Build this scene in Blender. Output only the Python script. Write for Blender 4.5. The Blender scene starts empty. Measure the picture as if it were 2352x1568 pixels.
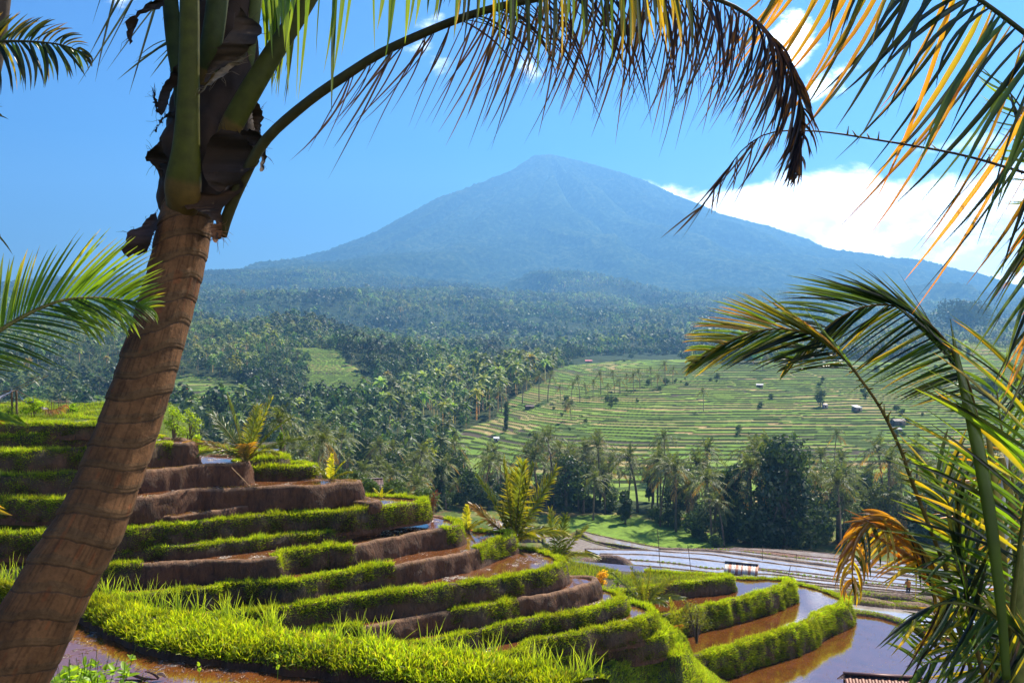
import bpy, math, random
import numpy as np
from mathutils import Vector
from mathutils.geometry import tessellate_polygon
R = math.radians
random.seed(7); rng = np.random.default_rng(11)
scn = bpy.context.scene
col = scn.collection

# ------------------------------------------------------------ camera, sky, sun, exposure
cam = bpy.data.cameras.new("camera"); cam_o = bpy.data.objects.new("camera", cam); col.objects.link(cam_o)
cam.lens = 30.0; cam.sensor_width = 36.0; cam.clip_start = 0.05; cam.clip_end = 60000
cam_o.location = (0, 0, 0); cam_o.rotation_euler = (R(90), 0, 0)
scn.camera = cam_o
SUN_EL, SUN_AZ = R(50), R(36)            # azimuth clockwise from +Y (towards +X)
world = bpy.data.worlds.new("World"); scn.world = world; world.use_nodes = True
scn.view_settings.view_transform = 'Standard'; scn.view_settings.look = 'None'
scn.view_settings.exposure = 1.4; scn.view_settings.gamma = 1.0
sun = bpy.data.lights.new("sun", 'SUN'); sun.energy = 5.0; sun.angle = R(0.5); sun.color = (1.0, 0.91, 0.74)
sun_o = bpy.data.objects.new("sun", sun); col.objects.link(sun_o)
sd = Vector((math.sin(SUN_AZ)*math.cos(SUN_EL), math.cos(SUN_AZ)*math.cos(SUN_EL), math.sin(SUN_EL)))
sun_o.rotation_euler = (-sd).to_track_quat('-Z', 'Y').to_euler(); sun_o.location = (0, 0, 30)

class NT:
    """small node-tree helper"""
    def __init__(s, tree): s.t = tree; s.n = tree.nodes; s.l = tree.links
    def new(s, typ, **kw):
        n = s.n.new(typ)
        for k, v in kw.items(): setattr(n, k, v)
        return n
    def link(s, a, b): s.l.new(a, b)
    def val(s, sock, x):
        if hasattr(x, 'links') or isinstance(x, bpy.types.NodeSocket): s.l.new(x, sock)
        else: sock.default_value = x
    def math(s, op, a, b=0.0, c=None, clamp=False):
        n = s.new('ShaderNodeMath', operation=op, use_clamp=clamp)
        s.val(n.inputs[0], a); s.val(n.inputs[1], b)
        if c is not None: s.val(n.inputs[2], c)
        return n.outputs[0]
    def mix(s, f, a, b, mode='MIX'):
        n = s.new('ShaderNodeMix', data_type='RGBA', blend_type=mode)
        s.val(n.inputs[0], f)
        for k, x in ((6, a), (7, b)):
            if isinstance(x, tuple) and len(x) == 3: x = x + (1,)
            s.val(n.inputs[k], x)
        return n.outputs[2]
    def ramp(s, f, stops):
        n = s.new('ShaderNodeValToRGB'); r = n.color_ramp
        while len(r.elements) > len(stops): r.elements.remove(r.elements[-1])
        while len(r.elements) < len(stops): r.elements.new(0.5)
        for e, (p, c) in zip(r.elements, stops):
            e.position = p; e.color = (c if isinstance(c, tuple) else (c, c, c)) + ((1,) if not isinstance(c, tuple) or len(c) == 3 else ())
        s.l.new(f, n.inputs[0]); return n.outputs[0]
    def noise(s, vec, scale, detail=4, rough=0.55, dist=0.0, out=0):
        n = s.new('ShaderNodeTexNoise'); n.inputs['Scale'].default_value = scale
        n.inputs['Detail'].default_value = detail; n.inputs['Roughness'].default_value = rough; n.inputs['Distortion'].default_value = dist
        if vec is not None: s.l.new(vec, n.inputs['Vector'])
        return n.outputs[out]
    def smooth(s, x, a, b):
        n = s.new('ShaderNodeMapRange', interpolation_type='SMOOTHSTEP'); s.val(n.inputs[0], x)
        s.val(n.inputs[1], a); s.val(n.inputs[2], b); n.inputs[3].default_value = 0; n.inputs[4].default_value = 1
        return n.outputs[0]

CLOUD_HI = (46., 45., 44.); CLOUD_LO = (25., 28., 32.)
def build_sky():
    W = NT(world.node_tree); W.n.clear()
    out = W.new('ShaderNodeOutputWorld'); bg = W.new('ShaderNodeBackground'); W.link(bg.outputs[0], out.inputs[0])
    sky = W.new('ShaderNodeTexSky', sky_type='NISHITA'); sky.sun_disc = False
    sky.sun_elevation = SUN_EL; sky.sun_rotation = SUN_AZ
    sky.altitude = 700; sky.air_density = 1.0; sky.dust_density = 0.25; sky.ozone_density = 2.5
    hs = W.new('ShaderNodeHueSaturation'); hs.inputs['Saturation'].default_value = 1.25; hs.inputs['Value'].default_value = 1.0
    SKYIN = sky.outputs[0]
    tc = W.new('ShaderNodeTexCoord'); sp = W.new('ShaderNodeSeparateXYZ'); W.link(tc.outputs['Generated'], sp.inputs[0])
    x, y, z = sp.outputs
    az = W.math('ARCTAN2', x, y)                               # 0 = north (+Y), + = east
    el = W.math('ARCSINE', z)
    tint = W.mix(W.smooth(el, .06, .44), (.78, .92, 1.05), (.10, .39, .97)); W.link(W.mix(1.0, SKYIN, tint, 'MULTIPLY'), hs.inputs['Color'])
    cb = W.new('ShaderNodeCombineXYZ'); W.link(az, cb.inputs[0]); W.link(W.math('MULTIPLY', el, 1.5), cb.inputs[1])
    n1 = W.noise(cb.outputs[0], 9.0, 9, 0.62, 0.25)
    n2 = W.noise(cb.outputs[0], 3.2, 5, 0.5)
    # cloud bank lying behind the mountain's eastern shoulder
    top = W.math('ADD', 0.178, W.math('MULTIPLY', W.math('SUBTRACT', n2, 0.5), 0.05))
    top = W.math('ADD', top, W.math('MULTIPLY', W.math('SUBTRACT', az, 0.25), 0.04))
    topn = W.math('ADD', top, W.math('MULTIPLY', W.math('SUBTRACT', n1, 0.5), 0.10))
    bank = W.smooth(W.math('SUBTRACT', topn, el), -0.003, 0.016)
    bank = W.math('MULTIPLY', bank, W.smooth(az, 0.10, 0.15))
    # loose puffs
    def puff(a0, e0, ra, re, th, gain=1.0):
        dx = W.math('DIVIDE', W.math('SUBTRACT', az, a0), ra); dy = W.math('DIVIDE', W.math('SUBTRACT', el, e0), re)
        d = W.math('SQRT', W.math('ADD', W.math('MULTIPLY', dx, dx), W.math('MULTIPLY', dy, dy)))
        m = W.math('SUBTRACT', W.math('ADD', n1, W.math('MULTIPLY', W.math('SUBTRACT', 1.0, d), 0.35)), th)
        return W.math('MULTIPLY', W.smooth(m, 0.0, 0.16), gain)
    c = bank
    for p in ((0.315, 0.315, .035, .045, .62, .9), (0.345, 0.275, .05, .035, .62, .85), (0.26, .245, .035, .02, .66, .7),
              (-0.10, 0.335, .07, .05, .68, .5), (-0.345, 0.36, .05, .04, .66, .6), (-.43, .35, .03, .02, .66, .5), (0.47, .20, .09, .02, .66, .4),
              (0.02, 0.31, .05, .03, .66, .4)):
        c = W.math('MAXIMUM', c, puff(*p))
    n3 = W.noise(cb.outputs[0], 22.0, 6, 0.6, 0.3)
    shade = W.math('ADD', W.math('MULTIPLY', n3, 0.35), W.math('MULTIPLY', n1, 0.65))
    edge = W.smooth(W.math('SUBTRACT', topn, el), 0.012, 0.06)
    cc = W.mix(W.math('MULTIPLY', W.smooth(shade, 0.56, 0.44), edge), CLOUD_HI, CLOUD_LO)
    mixc = W.mix(c, hs.outputs[0], cc)
    W.link(mixc, bg.inputs[0]); bg.inputs[1].default_value = 0.050
build_sky()

# ------------------------------------------------------------ helpers
F, CU, CV = 1960.0, 1176.0, 784.0
def P3(u, v, D): return np.array([(u-CU)/F*D, D, (CV-v)/F*D])
def PZ(u, v, d):                                               # point on the level d metres under the eye
    D = d*F/(v-CV); return np.array([(u-CU)/F*D, D, -d])
def Z1(x, y): return (x*.3421, y*.3421+1031.9)
def Z2(x, y): return (x*.3421+746.5, y*.3421+1031.9)
def Z3(x, y): return (x*.3421+1548, y*.3421+1031.9)
def T1(x, y): return (x*.3421, y*.3421)
def T2(x, y): return (x*.3421+746.5, y*.3421)
def T3(x, y): return (x*.3421+1548, y*.3421)
def M1(x, y): return (x*.3421, y*.3421+516.8)
def M2(x, y): return (x*.3421+746.5, y*.3421+516.8)
def M3(x, y): return (x*.3421+1548, y*.3421+516.8)

def hash2(ix, iy, seed=0):
    h = (ix.astype(np.int64)*374761393 + iy.astype(np.int64)*668265263 + seed*1442695041) & 0xffffffff
    h = ((h ^ (h >> 13))*1274126177) & 0xffffffff
    return ((h ^ (h >> 16)) & 0xffffff)/float(0xffffff)
def vnoise(x, y, seed=0):
    x = np.asarray(x, float); y = np.asarray(y, float)
    ix = np.floor(x); iy = np.floor(y); fx = x-ix; fy = y-iy
    fx = fx*fx*(3-2*fx); fy = fy*fy*(3-2*fy)
    a = hash2(ix, iy, seed); b = hash2(ix+1, iy, seed); c = hash2(ix, iy+1, seed); d = hash2(ix+1, iy+1, seed)
    return (a*(1-fx)+b*fx)*(1-fy) + (c*(1-fx)+d*fx)*fy
def fbm(x, y, octv=4, seed=0):
    s = 0; a = 1; t = 0
    for i in range(octv):
        s = s + a*(vnoise(x*2**i, y*2**i, seed+i*17)-.5); t += a; a *= .5
    return s/t*2                                               # about -1..1

def mesh_np(name, V, faces, mat=None, colr=None, smooth=False, parent=None, uv=None, mat_idx=None, link=True):
    """faces: array (N,3) or (N,4) or list of such arrays"""
    V = np.asarray(V, np.float32).reshape(-1, 3)
    if not isinstance(faces, list): faces = [faces]
    faces = [np.asarray(f, np.int32) for f in faces if len(f)]
    me = bpy.data.meshes.new(name)
    me.vertices.add(len(V)); me.vertices.foreach_set('co', V.ravel())
    nl = sum(f.size for f in faces); npoly = sum(len(f) for f in faces)
    me.loops.add(nl); me.polygons.add(npoly)
    idx = np.concatenate([f.ravel() for f in faces]); me.loops.foreach_set('vertex_index', idx)
    tot = np.concatenate([np.full(len(f), f.shape[1], np.int32) for f in faces])
    st = np.concatenate([[0], np.cumsum(tot)[:-1]]).astype(np.int32)
    me.polygons.foreach_set('loop_start', st)
    if smooth: me.polygons.foreach_set('use_smooth', np.ones(npoly, bool))
    mats = mat if isinstance(mat, (list, tuple)) else ([mat] if mat else [])
    for m in mats: me.materials.append(m)
    if mat_idx is not None: me.polygons.foreach_set('material_index', np.asarray(mat_idx, np.int32))
    me.update(calc_edges=True)
    if colr is not None:
        C = np.ones((len(V), 4), np.float32); C[:, :3] = colr
        at = me.color_attributes.new('col', 'FLOAT_COLOR', 'POINT'); at.data.foreach_set('color', C.ravel())
    me.validate(clean_customdata=False)
    if not link: return me
    o = bpy.data.objects.new(name, me); col.objects.link(o)
    if parent: o.parent = parent
    return o
def tag(o, label=None, cat=None, group=None, kind=None):
    if label: o['label'] = label
    if cat: o['category'] = cat
    if group: o['group'] = group
    if kind: o['kind'] = kind
    return o
def thing(name, label, cat, loc=(0, 0, 0), group=None, rz=0):
    o = bpy.data.objects.new(name, None); col.objects.link(o); o.location = Vector([float(c) for c in loc]); o.rotation_euler = (0, 0, rz)
    o.empty_display_size = .2
    return tag(o, label, cat, group)
def structure(o, label=None): return tag(o, label, kind='structure')

class MB:
    """collects pieces, builds ONE mesh"""
    def __init__(s): s.V = []; s.F = {}; s.C = []; s.n = 0
    def add(s, V, F, c=None):
        V = np.asarray(V, float).reshape(-1, 3)
        for f in (F if isinstance(F, list) else [F]):
            f = np.asarray(f)
            if len(f): s.F.setdefault(f.shape[1], []).append(f+s.n)
        s.V.append(V); s.n += len(V)
        cc = np.ones((len(V), 3))*.5
        if c is not None: cc[:] = c
        s.C.append(cc); return s
    def build(s, name, mat, parent=None, smooth=False, off=(0, 0, 0), link=True):
        V = np.concatenate(s.V)-np.asarray(off)
        return mesh_np(name, V, [np.concatenate(f) for f in s.F.values()], mat, np.concatenate(s.C), smooth, parent, link=link)
    def tube(s, pts, rad, seg=10, c=None, flat=1.0, cap=True, jit=0.0):
        pts = np.asarray(pts, float); n = len(pts); rad = np.broadcast_to(np.asarray(rad, float), (n,))
        T = np.gradient(pts, axis=0); T /= np.linalg.norm(T, axis=1)[:, None]+1e-9
        ref = np.array([0, 1., 0]) if abs(T[:, 1]).mean() < .8 else np.array([1., 0, 0])
        A = np.cross(T, ref); A /= np.linalg.norm(A, axis=1)[:, None]+1e-9; B = np.cross(T, A)
        a = np.linspace(0, 2*np.pi, seg, endpoint=False)
        rr = rad[:, None]*(1+jit*(rng.random((n, seg))-.5))
        V = pts[:, None, :] + rr[..., None]*(np.cos(a)[None, :, None]*A[:, None, :] + flat*np.sin(a)[None, :, None]*B[:, None, :])
        i = np.arange(n-1)[:, None]*seg; j = np.arange(seg)[None, :]; k = (j+1) % seg
        Fq = np.stack([i+j, i+k, i+seg+k, i+seg+j], -1).reshape(-1, 4)
        V = V.reshape(-1, 3); Fs = [Fq]
        if cap:
            V = np.vstack([V, pts[:1], pts[-1:]]); m = n*seg
            jj = np.arange(seg); kk = (jj+1) % seg
            Fs.append(np.concatenate([np.stack([np.full(seg, m), kk, jj], -1), np.stack([np.full(seg, m+1), (n-1)*seg+jj, (n-1)*seg+kk], -1)]))
        cc = c
        if c is not None and np.ndim(c) == 2:
            cc = np.repeat(np.asarray(c), seg, axis=0)
            if cap: cc = np.vstack([cc, cc[:1], cc[-1:]])
        return s.add(V, Fs, cc)
    def box(s, lo, hi, c=None, rz=0, origin=(0, 0, 0)):
        lo = np.array(lo, float); hi = np.array(hi, float)
        V = np.array([[x, y, z] for z in (lo[2], hi[2]) for y in (lo[1], hi[1]) for x in (lo[0], hi[0])])
        F = np.array([[0, 2, 3, 1], [4, 5, 7, 6], [0, 1, 5, 4], [2, 6, 7, 3], [0, 4, 6, 2], [1, 3, 7, 5]])
        c_, s_ = math.cos(rz), math.sin(rz); V = V @ np.array([[c_, s_, 0], [-s_, c_, 0], [0, 0, 1]]) + np.asarray(origin)
        return s.add(V, F, c)

def smooth_path(P, n):
    """Catmull-Rom through points, n samples evenly by length"""
    P = np.asarray(P, float); Q = np.vstack([2*P[0]-P[1], P, 2*P[-1]-P[-2]]); out = []
    for i in range(len(P)-1):
        p0, p1, p2, p3 = Q[i:i+4]; t = np.linspace(0, 1, 16, endpoint=False)[:, None]
        out.append(.5*((2*p1)+(-p0+p2)*t+(2*p0-5*p1+4*p2-p3)*t**2+(-p0+3*p1-3*p2+p3)*t**3))
    out = np.vstack(out+[P[-1:]])
    L = np.concatenate([[0], np.cumsum(np.linalg.norm(np.diff(out, axis=0), axis=1))])
    s = np.linspace(0, L[-1], n); return np.stack([np.interp(s, L, out[:, k]) for k in range(out.shape[1])], 1)
def norm(a): return a/(np.linalg.norm(a, axis=-1, keepdims=True)+1e-9)

def blades(P0, tip, bend, width, N, c0, c1, S=4, fold=0.25, gain=None):
    """ribbon leaves: P0 (n,3) root, tip (n,3) offset, bend (n,3) extra offset of the middle, width (n,), N (n,3) face normal. returns V,F,C"""
    n = len(P0); t = np.linspace(0, 1, S+1)
    P1 = P0+tip*.5+bend; P2 = P0+tip
    T = t[None, :, None]
    C = (1-T)**2*P0[:, None]+2*T*(1-T)*P1[:, None]+T*T*P2[:, None]
    tan = norm(np.gradient(C, axis=1)); side = norm(np.cross(tan, N[:, None, :])); nn = np.cross(side, tan)
    prof = np.interp(t, [0, .08, .35, .75, 1], [.35, .85, 1, .62, .04])
    w = width[:, None]*prof[None]
    mid = C; L = C-side*w[..., None]*.5+nn*w[..., None]*fold; Rr = C+side*w[..., None]*.5+nn*w[..., None]*fold
    V = np.stack([L, mid, Rr], 2).reshape(n, -1, 3)
    base = (np.arange(n)*(S+1)*3)[:, None, None]; i = (np.arange(S)*3)[None, :, None]
    q = np.stack([np.array([0, 1, 4, 3]), np.array([1, 2, 5, 4])])
    Fq = (base[..., None]+i[..., None]+q[None, None]).reshape(-1, 4)
    tc = t[None, :, None]**1.5
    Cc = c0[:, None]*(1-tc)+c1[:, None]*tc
    Cc = np.repeat(Cc[:, :, None, :], 3, axis=2).reshape(-1, 3)
    return V.reshape(-1, 3), Fq, Cc

# ------------------------------------------------------------ materials
def new_mat(name):
    m = bpy.data.materials.new(name); m.use_nodes = True; T = NT(m.node_tree); T.n.clear()
    out = T.new('ShaderNodeOutputMaterial'); return m, T, out
def leaf_mat(name, trans=0.5, gloss=0.06, rough=0.35, tgain=(1.5, 1.35, .8), var=0.3):
    m, T, out = new_mat(name)
    at = T.new('ShaderNodeAttribute'); at.attribute_name = 'col'
    tc = T.new('ShaderNodeTexCoord'); n = T.noise(tc.outputs['Object'], 3.0, 3)
    c = T.mix(1.0, at.outputs[0], T.ramp(n, [(0.25, 1-var), (0.75, 1+var)]), 'MULTIPLY')
    d = T.new('ShaderNodeBsdfDiffuse'); T.link(c, d.inputs[0])
    tr = T.new('ShaderNodeBsdfTranslucent'); T.link(T.mix(1.0, c, tgain, 'MULTIPLY'), tr.inputs[0])
    g = T.new('ShaderNodeBsdfGlossy'); g.inputs['Roughness'].default_value = rough; g.inputs[0].default_value = (.9, .92, .95, 1)
    a = T.new('ShaderNodeMixShader'); a.inputs[0].default_value = trans; T.link(d.outputs[0], a.inputs[1]); T.link(tr.outputs[0], a.inputs[2])
    b = T.new('ShaderNodeMixShader'); b.inputs[0].default_value = gloss; T.link(a.outputs[0], b.inputs[1]); T.link(g.outputs[0], b.inputs[2])
    T.link(b.outputs[0], out.inputs[0]); return m
def attr_mat(name, rough=0.8, bump=0.0, scale=10, spec=0.3, var=0.35, metal=0.0, bdist=.02):
    m, T, out = new_mat(name); b = T.new('ShaderNodeBsdfPrincipled'); T.link(b.outputs[0], out.inputs[0])
    at = T.new('ShaderNodeAttribute'); at.attribute_name = 'col'; tc = T.new('ShaderNodeTexCoord')
    n = T.noise(tc.outputs['Object'], scale, 6, .6)
    T.link(T.mix(1.0, at.outputs[0], T.ramp(n, [(0.25, 1-var), (0.75, 1+var)]), 'MULTIPLY'), b.inputs['Base Color'])
    b.inputs['Roughness'].default_value = rough; b.inputs['Specular IOR Level'].default_value = spec; b.inputs['Metallic'].default_value = metal
    if bump:
        bp = T.new('ShaderNodeBump'); bp.inputs['Strength'].default_value = bump; bp.inputs['Distance'].default_value = bdist
        T.link(n, bp.inputs['Height']); T.link(bp.outputs[0], b.inputs['Normal'])
    return m
M = {}
M['leaf'] = leaf_mat('palm_leaf', .55, .03, .3, (1.8, 1.5, .6))
M['grass'] = leaf_mat('grass_blades', .58, .02, .45, (1.9, 1.72, .5), .3)
M['crown'] = leaf_mat('tree_leaves', .38, .035, .5, (1.5, 1.5, .7), .3)
M['bark'] = attr_mat('bark', .9, .6, 6)
M['stalk'] = attr_mat('leaf_stalk', .62, .2, 14, .18)
M['paint'] = attr_mat('plain', .7, .1, 8)

def ground_mat():
    m, T, out = new_mat('valley_ground'); b = T.new('ShaderNodeBsdfPrincipled'); T.link(b.outputs[0], out.inputs[0])
    at = T.new('ShaderNodeAttribute'); at.attribute_name = 'col'; tc = T.new('ShaderNodeTexCoord')
    n = T.noise(tc.outputs['Object'], .8, 8, .65)
    T.link(T.mix(1.0, at.outputs[0], T.ramp(n, [(0.3, .65), (0.7, 1.35)]), 'MULTIPLY'), b.inputs['Base Color'])
    b.inputs['Roughness'].default_value = .95; b.inputs['Specular IOR Level'].default_value = .1
    return m
M['ground'] = ground_mat()
def mountain_mat():
    m, T, out = new_mat('mountain_forest'); b = T.new('ShaderNodeBsdfPrincipled'); T.link(b.outputs[0], out.inputs[0])
    tc = T.new('ShaderNodeTexCoord'); n = T.noise(tc.outputs['Object'], .03, 8, .7); n2 = T.noise(tc.outputs['Object'], .003, 4)
    f = T.math('ADD', T.math('MULTIPLY', n, .75), T.math('MULTIPLY', n2, .25))
    T.link(T.ramp(f, [(.38, (.008, .018, .006)), (.5, (.035, .06, .02)), (.62, (.13, .15, .05))]), b.inputs['Base Color'])
    b.inputs['Roughness'].default_value = 1; b.inputs['Specular IOR Level'].default_value = 0
    bp = T.new('ShaderNodeBump'); bp.inputs['Strength'].default_value = 1; bp.inputs['Distance'].default_value = 14
    T.link(n, bp.inputs['Height']); T.link(bp.outputs[0], b.inputs['Normal'])
    return m
M['mountain'] = mountain_mat()
def water_mat(name, mud, ripple, wet=0.0, ior=1.45):
    """muddy paddy water: brown body, sky mirrored on top, clods where the mud stands out"""
    m, T, out = new_mat(name); b = T.new('ShaderNodeBsdfPrincipled'); T.link(b.outputs[0], out.inputs[0])
    g = T.new('ShaderNodeNewGeometry')
    n = T.noise(g.outputs['Position'], 1.2, 5, .6); k = T.noise(g.outputs['Position'], 9.0, 6, .7)
    c = T.mix(T.ramp(n, [(.35, 0.0), (.7, 1.0)]), mud, tuple(x*1.5 for x in mud))
    clod = T.smooth(T.math('ADD', T.math('MULTIPLY', n, .55), T.math('MULTIPLY', k, .45)), .60-wet, .66-wet)
    c = T.mix(clod, c, (.10, .06, .04))
    T.link(c, b.inputs['Base Color']); b.inputs['IOR'].default_value = ior
    T.link(T.math('ADD', .04, T.math('MULTIPLY', clod, .35)), b.inputs['Roughness'])
    h = T.math('ADD', T.math('MULTIPLY', T.noise(g.outputs['Position'], 7.0, 3, .5), ripple), T.math('MULTIPLY', T.math('MULTIPLY', clod, k), .09))
    bp = T.new('ShaderNodeBump'); bp.inputs['Strength'].default_value = .6; bp.inputs['Distance'].default_value = 1.0
    T.link(h, bp.inputs['Height']); T.link(bp.outputs[0], b.inputs['Normal'])
    return m
M['water'] = water_mat('paddy_water', (.10, .034, .009), .003, -.06, 3.2)
M['mudwater'] = water_mat('muddy_paddy', (.12, .045, .016), .006, .06, 2.3)
M['farwater'] = water_mat('flooded_paddy', (.30, .25, .23), .006, -.04, 4.5)
M['farwater2'] = water_mat('flooded_paddy_mud', (.22, .13, .10), .02, .03, 1.7)
# ------------------------------------------------------------ valley relief
DK = np.array([30, 40, 60, 75, 90, 115, 150, 200, 250, 300, 400, 550, 700, 1000, 1400, 2000, 2800, 4000, 6000, 9500], float)
near_v = [2220, 1850, 1486, 1430, 1404, 1364, 1306]
TAB = {-200: [1130, 1050, 1000, 960, 900, 825, 760, 752, 718, 706, 668],
       200: [1140, 1080, 1030, 960, 900, 820, 750, 754, 712, 704, 660],
       450: [1120, 1060, 1020, 945, 870, 808, 738, 750, 704, 700, 650],
       760: [1140, 1080, 1030, 965, 890, 828, 772, 780, 700, 698, 640],
       1100: [1165, 1105, 1052, 962, 892, 862, 816, 805, 706, 702, 662],
       1250: [1188, 1108, 1038, 930, 862, 850, 828, 800, 718, 706, 680],
       1450: [1190, 1108, 1030, 915, 838, 826, 832, 785, 730, 718, 700],
       1800: [1190, 1108, 1030, 915, 838, 826, 812, 776, 742, 724, 702],
       2150: [1190, 1108, 1030, 915, 838, 826, 803, 772, 742, 726, 702],
       2700: [1190, 1108, 1030, 915, 838, 826, 800, 770, 740, 726, 702]}
UK = np.array(sorted(TAB)); TV = np.array([near_v+TAB[u] for u in UK], float)
TV = np.hstack([TV, (CV-(CV-TV[:, -1:])*.80), (CV-(CV-TV[:, -1:])*.55)])
LK = np.log(DK); TZ = (CV-TV)/F*DK[None, :]
_lg = np.linspace(LK[0], LK[-1], 400)
_G = np.array([np.interp(_lg, LK, r) for r in TZ])
_ker = np.hanning(13); _ker /= _ker.sum()
_G = np.array([np.convolve(np.pad(r, 6, 'edge'), _ker, 'valid') for r in _G])
_ug = np.linspace(-600, 3000, 181)
_H = np.array([np.interp(_ug, UK, _G[:, k]) for k in range(len(_lg))])      # (400,181)
_k2 = np.hanning(15); _k2 /= _k2.sum()
_H = np.array([np.convolve(np.pad(r, 7, 'edge'), _k2, 'valid') for r in _H])
def relief0(x, y):
    y = np.maximum(y, 30.5); u = np.clip(x/y*F+CU, -599, 2999)
    fy = (np.log(y)-_lg[0])/(_lg[1]-_lg[0]); fx = (u-_ug[0])/(_ug[1]-_ug[0])
    iy = np.clip(fy.astype(int), 0, 398); ix = np.clip(fx.astype(int), 0, 179); a = fy-iy; b = fx-ix
    a = np.clip(a, 0, 1)
    return (_H[iy, ix]*(1-b)+_H[iy, ix+1]*b)*(1-a)+(_H[iy+1, ix]*(1-b)+_H[iy+1, ix+1]*b)*a
SM = 6500/F
LH = np.array([(0, 345), (48, 352), (98, 385), (168, 415), (268, 455), (348, 500), (418, 540), (518, 580), (628, 603), (708, 612), (798, 627), (1100, 660), (1600, 705), (3000, 760)], float)
RH = np.array([(0, 345), (42, 358), (112, 378), (212, 412), (292, 450), (382, 485), (482, 515), (582, 553), (682, 580), (832, 615), (932, 640), (1084, 685), (1600, 730), (3000, 770)], float)
def mountain_h(x, y):
    x0 = (1268-CU)*SM; dx = x-x0; dy = (y-6500)*np.where(y < 6500, 1.5, 1.0); r = np.hypot(dx, dy)+1e-6
    ang = np.arctan2(dy, dx)
    wob = 1+.05*fbm(np.cos(ang)*3+5, np.sin(ang)*3+5, 3, 5)*np.clip(np.abs(np.sin(ang)), 0, 1)*np.clip(r/600, 0, 1)
    rr = r*wob
    hl = (CV-np.interp(rr/SM, LH[:, 0], LH[:, 1]))*SM; hr = (CV-np.interp(rr/SM, RH[:, 0], RH[:, 1]))*SM
    w = .5*(1+np.cos(ang)); w = w*w*(3-2*w); h = hl*(1-w)+hr*w
    gul = np.abs(fbm(ang*3.2+3+.5*fbm(x/900, y/900, 3, 88), r/1500., 4, 9)); h = h - (150*np.clip(.45-gul, 0, 1)*2)*np.clip(r/700, 0, 1)*np.abs(np.sin(ang))**.6
    return h
def relief(x, y):
    z = relief0(x, y)
    kx = (2232-CU)/F*640; r = np.hypot((x-kx)/33, (y-640)/30); z = z+14*np.exp(-(r**2.6))      # grassy knoll
    amp = np.clip((y-180)/300, 0, 1)
    z = z + amp*(.7*fbm(x/70, y/70, 3, 3) + 2.0*fbm(x/260, y/260, 3, 4)*np.clip(y/1000, 0, 1) + 46*np.clip((y-900)/1300, 0, 1)*(fbm(x/420, y/520, 3, 4)+.1) + 19*np.clip((y-420)/300, 0, 1)*np.clip((260-x/y*1500)/200, 0, 1)*fbm(x/130, y/170, 3, 14))
    m = mountain_h(x, y)+(-30)
    k = 60.; far = np.clip((y-2200)/1200, 0, 1)
    mx = np.maximum(z, m)+k*np.exp(-np.abs(z-m)/k)*.25
    return z*(1-far)+mx*far
STEP = .60
def terraced(x, y):
    """terraced relief + paddy index + place on the step"""
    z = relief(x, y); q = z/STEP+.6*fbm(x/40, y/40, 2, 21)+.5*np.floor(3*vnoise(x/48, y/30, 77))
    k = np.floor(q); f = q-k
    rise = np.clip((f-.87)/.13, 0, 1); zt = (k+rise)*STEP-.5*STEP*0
    bund = (f < .12)*.14
    cell = np.floor(x/34+4*fbm(k*3.7, k*1.3, 1, 2))
    return z+np.clip(zt-q*STEP, -1.2, .3)+bund, k, f, cell
def inpoly(px, py, poly):
    px = np.asarray(px, float); py = np.asarray(py, float); r = np.zeros(px.shape, bool); n = len(poly)
    for i in range(n):
        x1, y1 = poly[i]; x2, y2 = poly[(i+1) % n]
        c = ((y1 > py) != (y2 > py)) & (px < (x2-x1)*(py-y1)/((y2-y1) or 1e-9)+x1); r ^= c
    return r
OPEN = [[(1030, 1010), (1130, 955), (1200, 905), (1290, 850), (1330, 824), (1560, 818), (1600, 836), (2900, 812), (2900, 1160), (1060, 1150)],
        [(385, 862), (430, 856), (545, 880), (560, 955), (380, 960)],
        [(678, 815), (735, 812), (860, 872), (855, 900), (700, 905)],
        [(1150, 818), (1195, 816), (1215, 838), (1160, 838)],
        [(905, 1075), (985, 1062), (1000, 1110), (910, 1118)], [(560, 1052), (640, 1046), (640, 1090), (540, 1096)], [(470, 905), (560, 900), (590, 950), (500, 960)]]
FLOOR = [(960, 1170), (1180, 1165), (1350, 1192), (1560, 1222), (1620, 1258), (1930, 1263), (1960, 1240), (2900, 1240), (2900, 2200), (960, 2200)]
def pixof(x, y, z): return x/y*F+CU, CV-z/y*F
def is_open(x, y):
    x = np.asarray(x, float); y = np.asarray(y, float); u, v = pixof(x, y, relief0(x, y)); r = inpoly(u, v, FLOOR)
    j1 = fbm(x/26, y/34, 3, 61); j2 = fbm(x/30, y/40, 3, 62)
    for p in OPEN: r |= inpoly(u+34*j1, v+13*j2, p)
    return r

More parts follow.
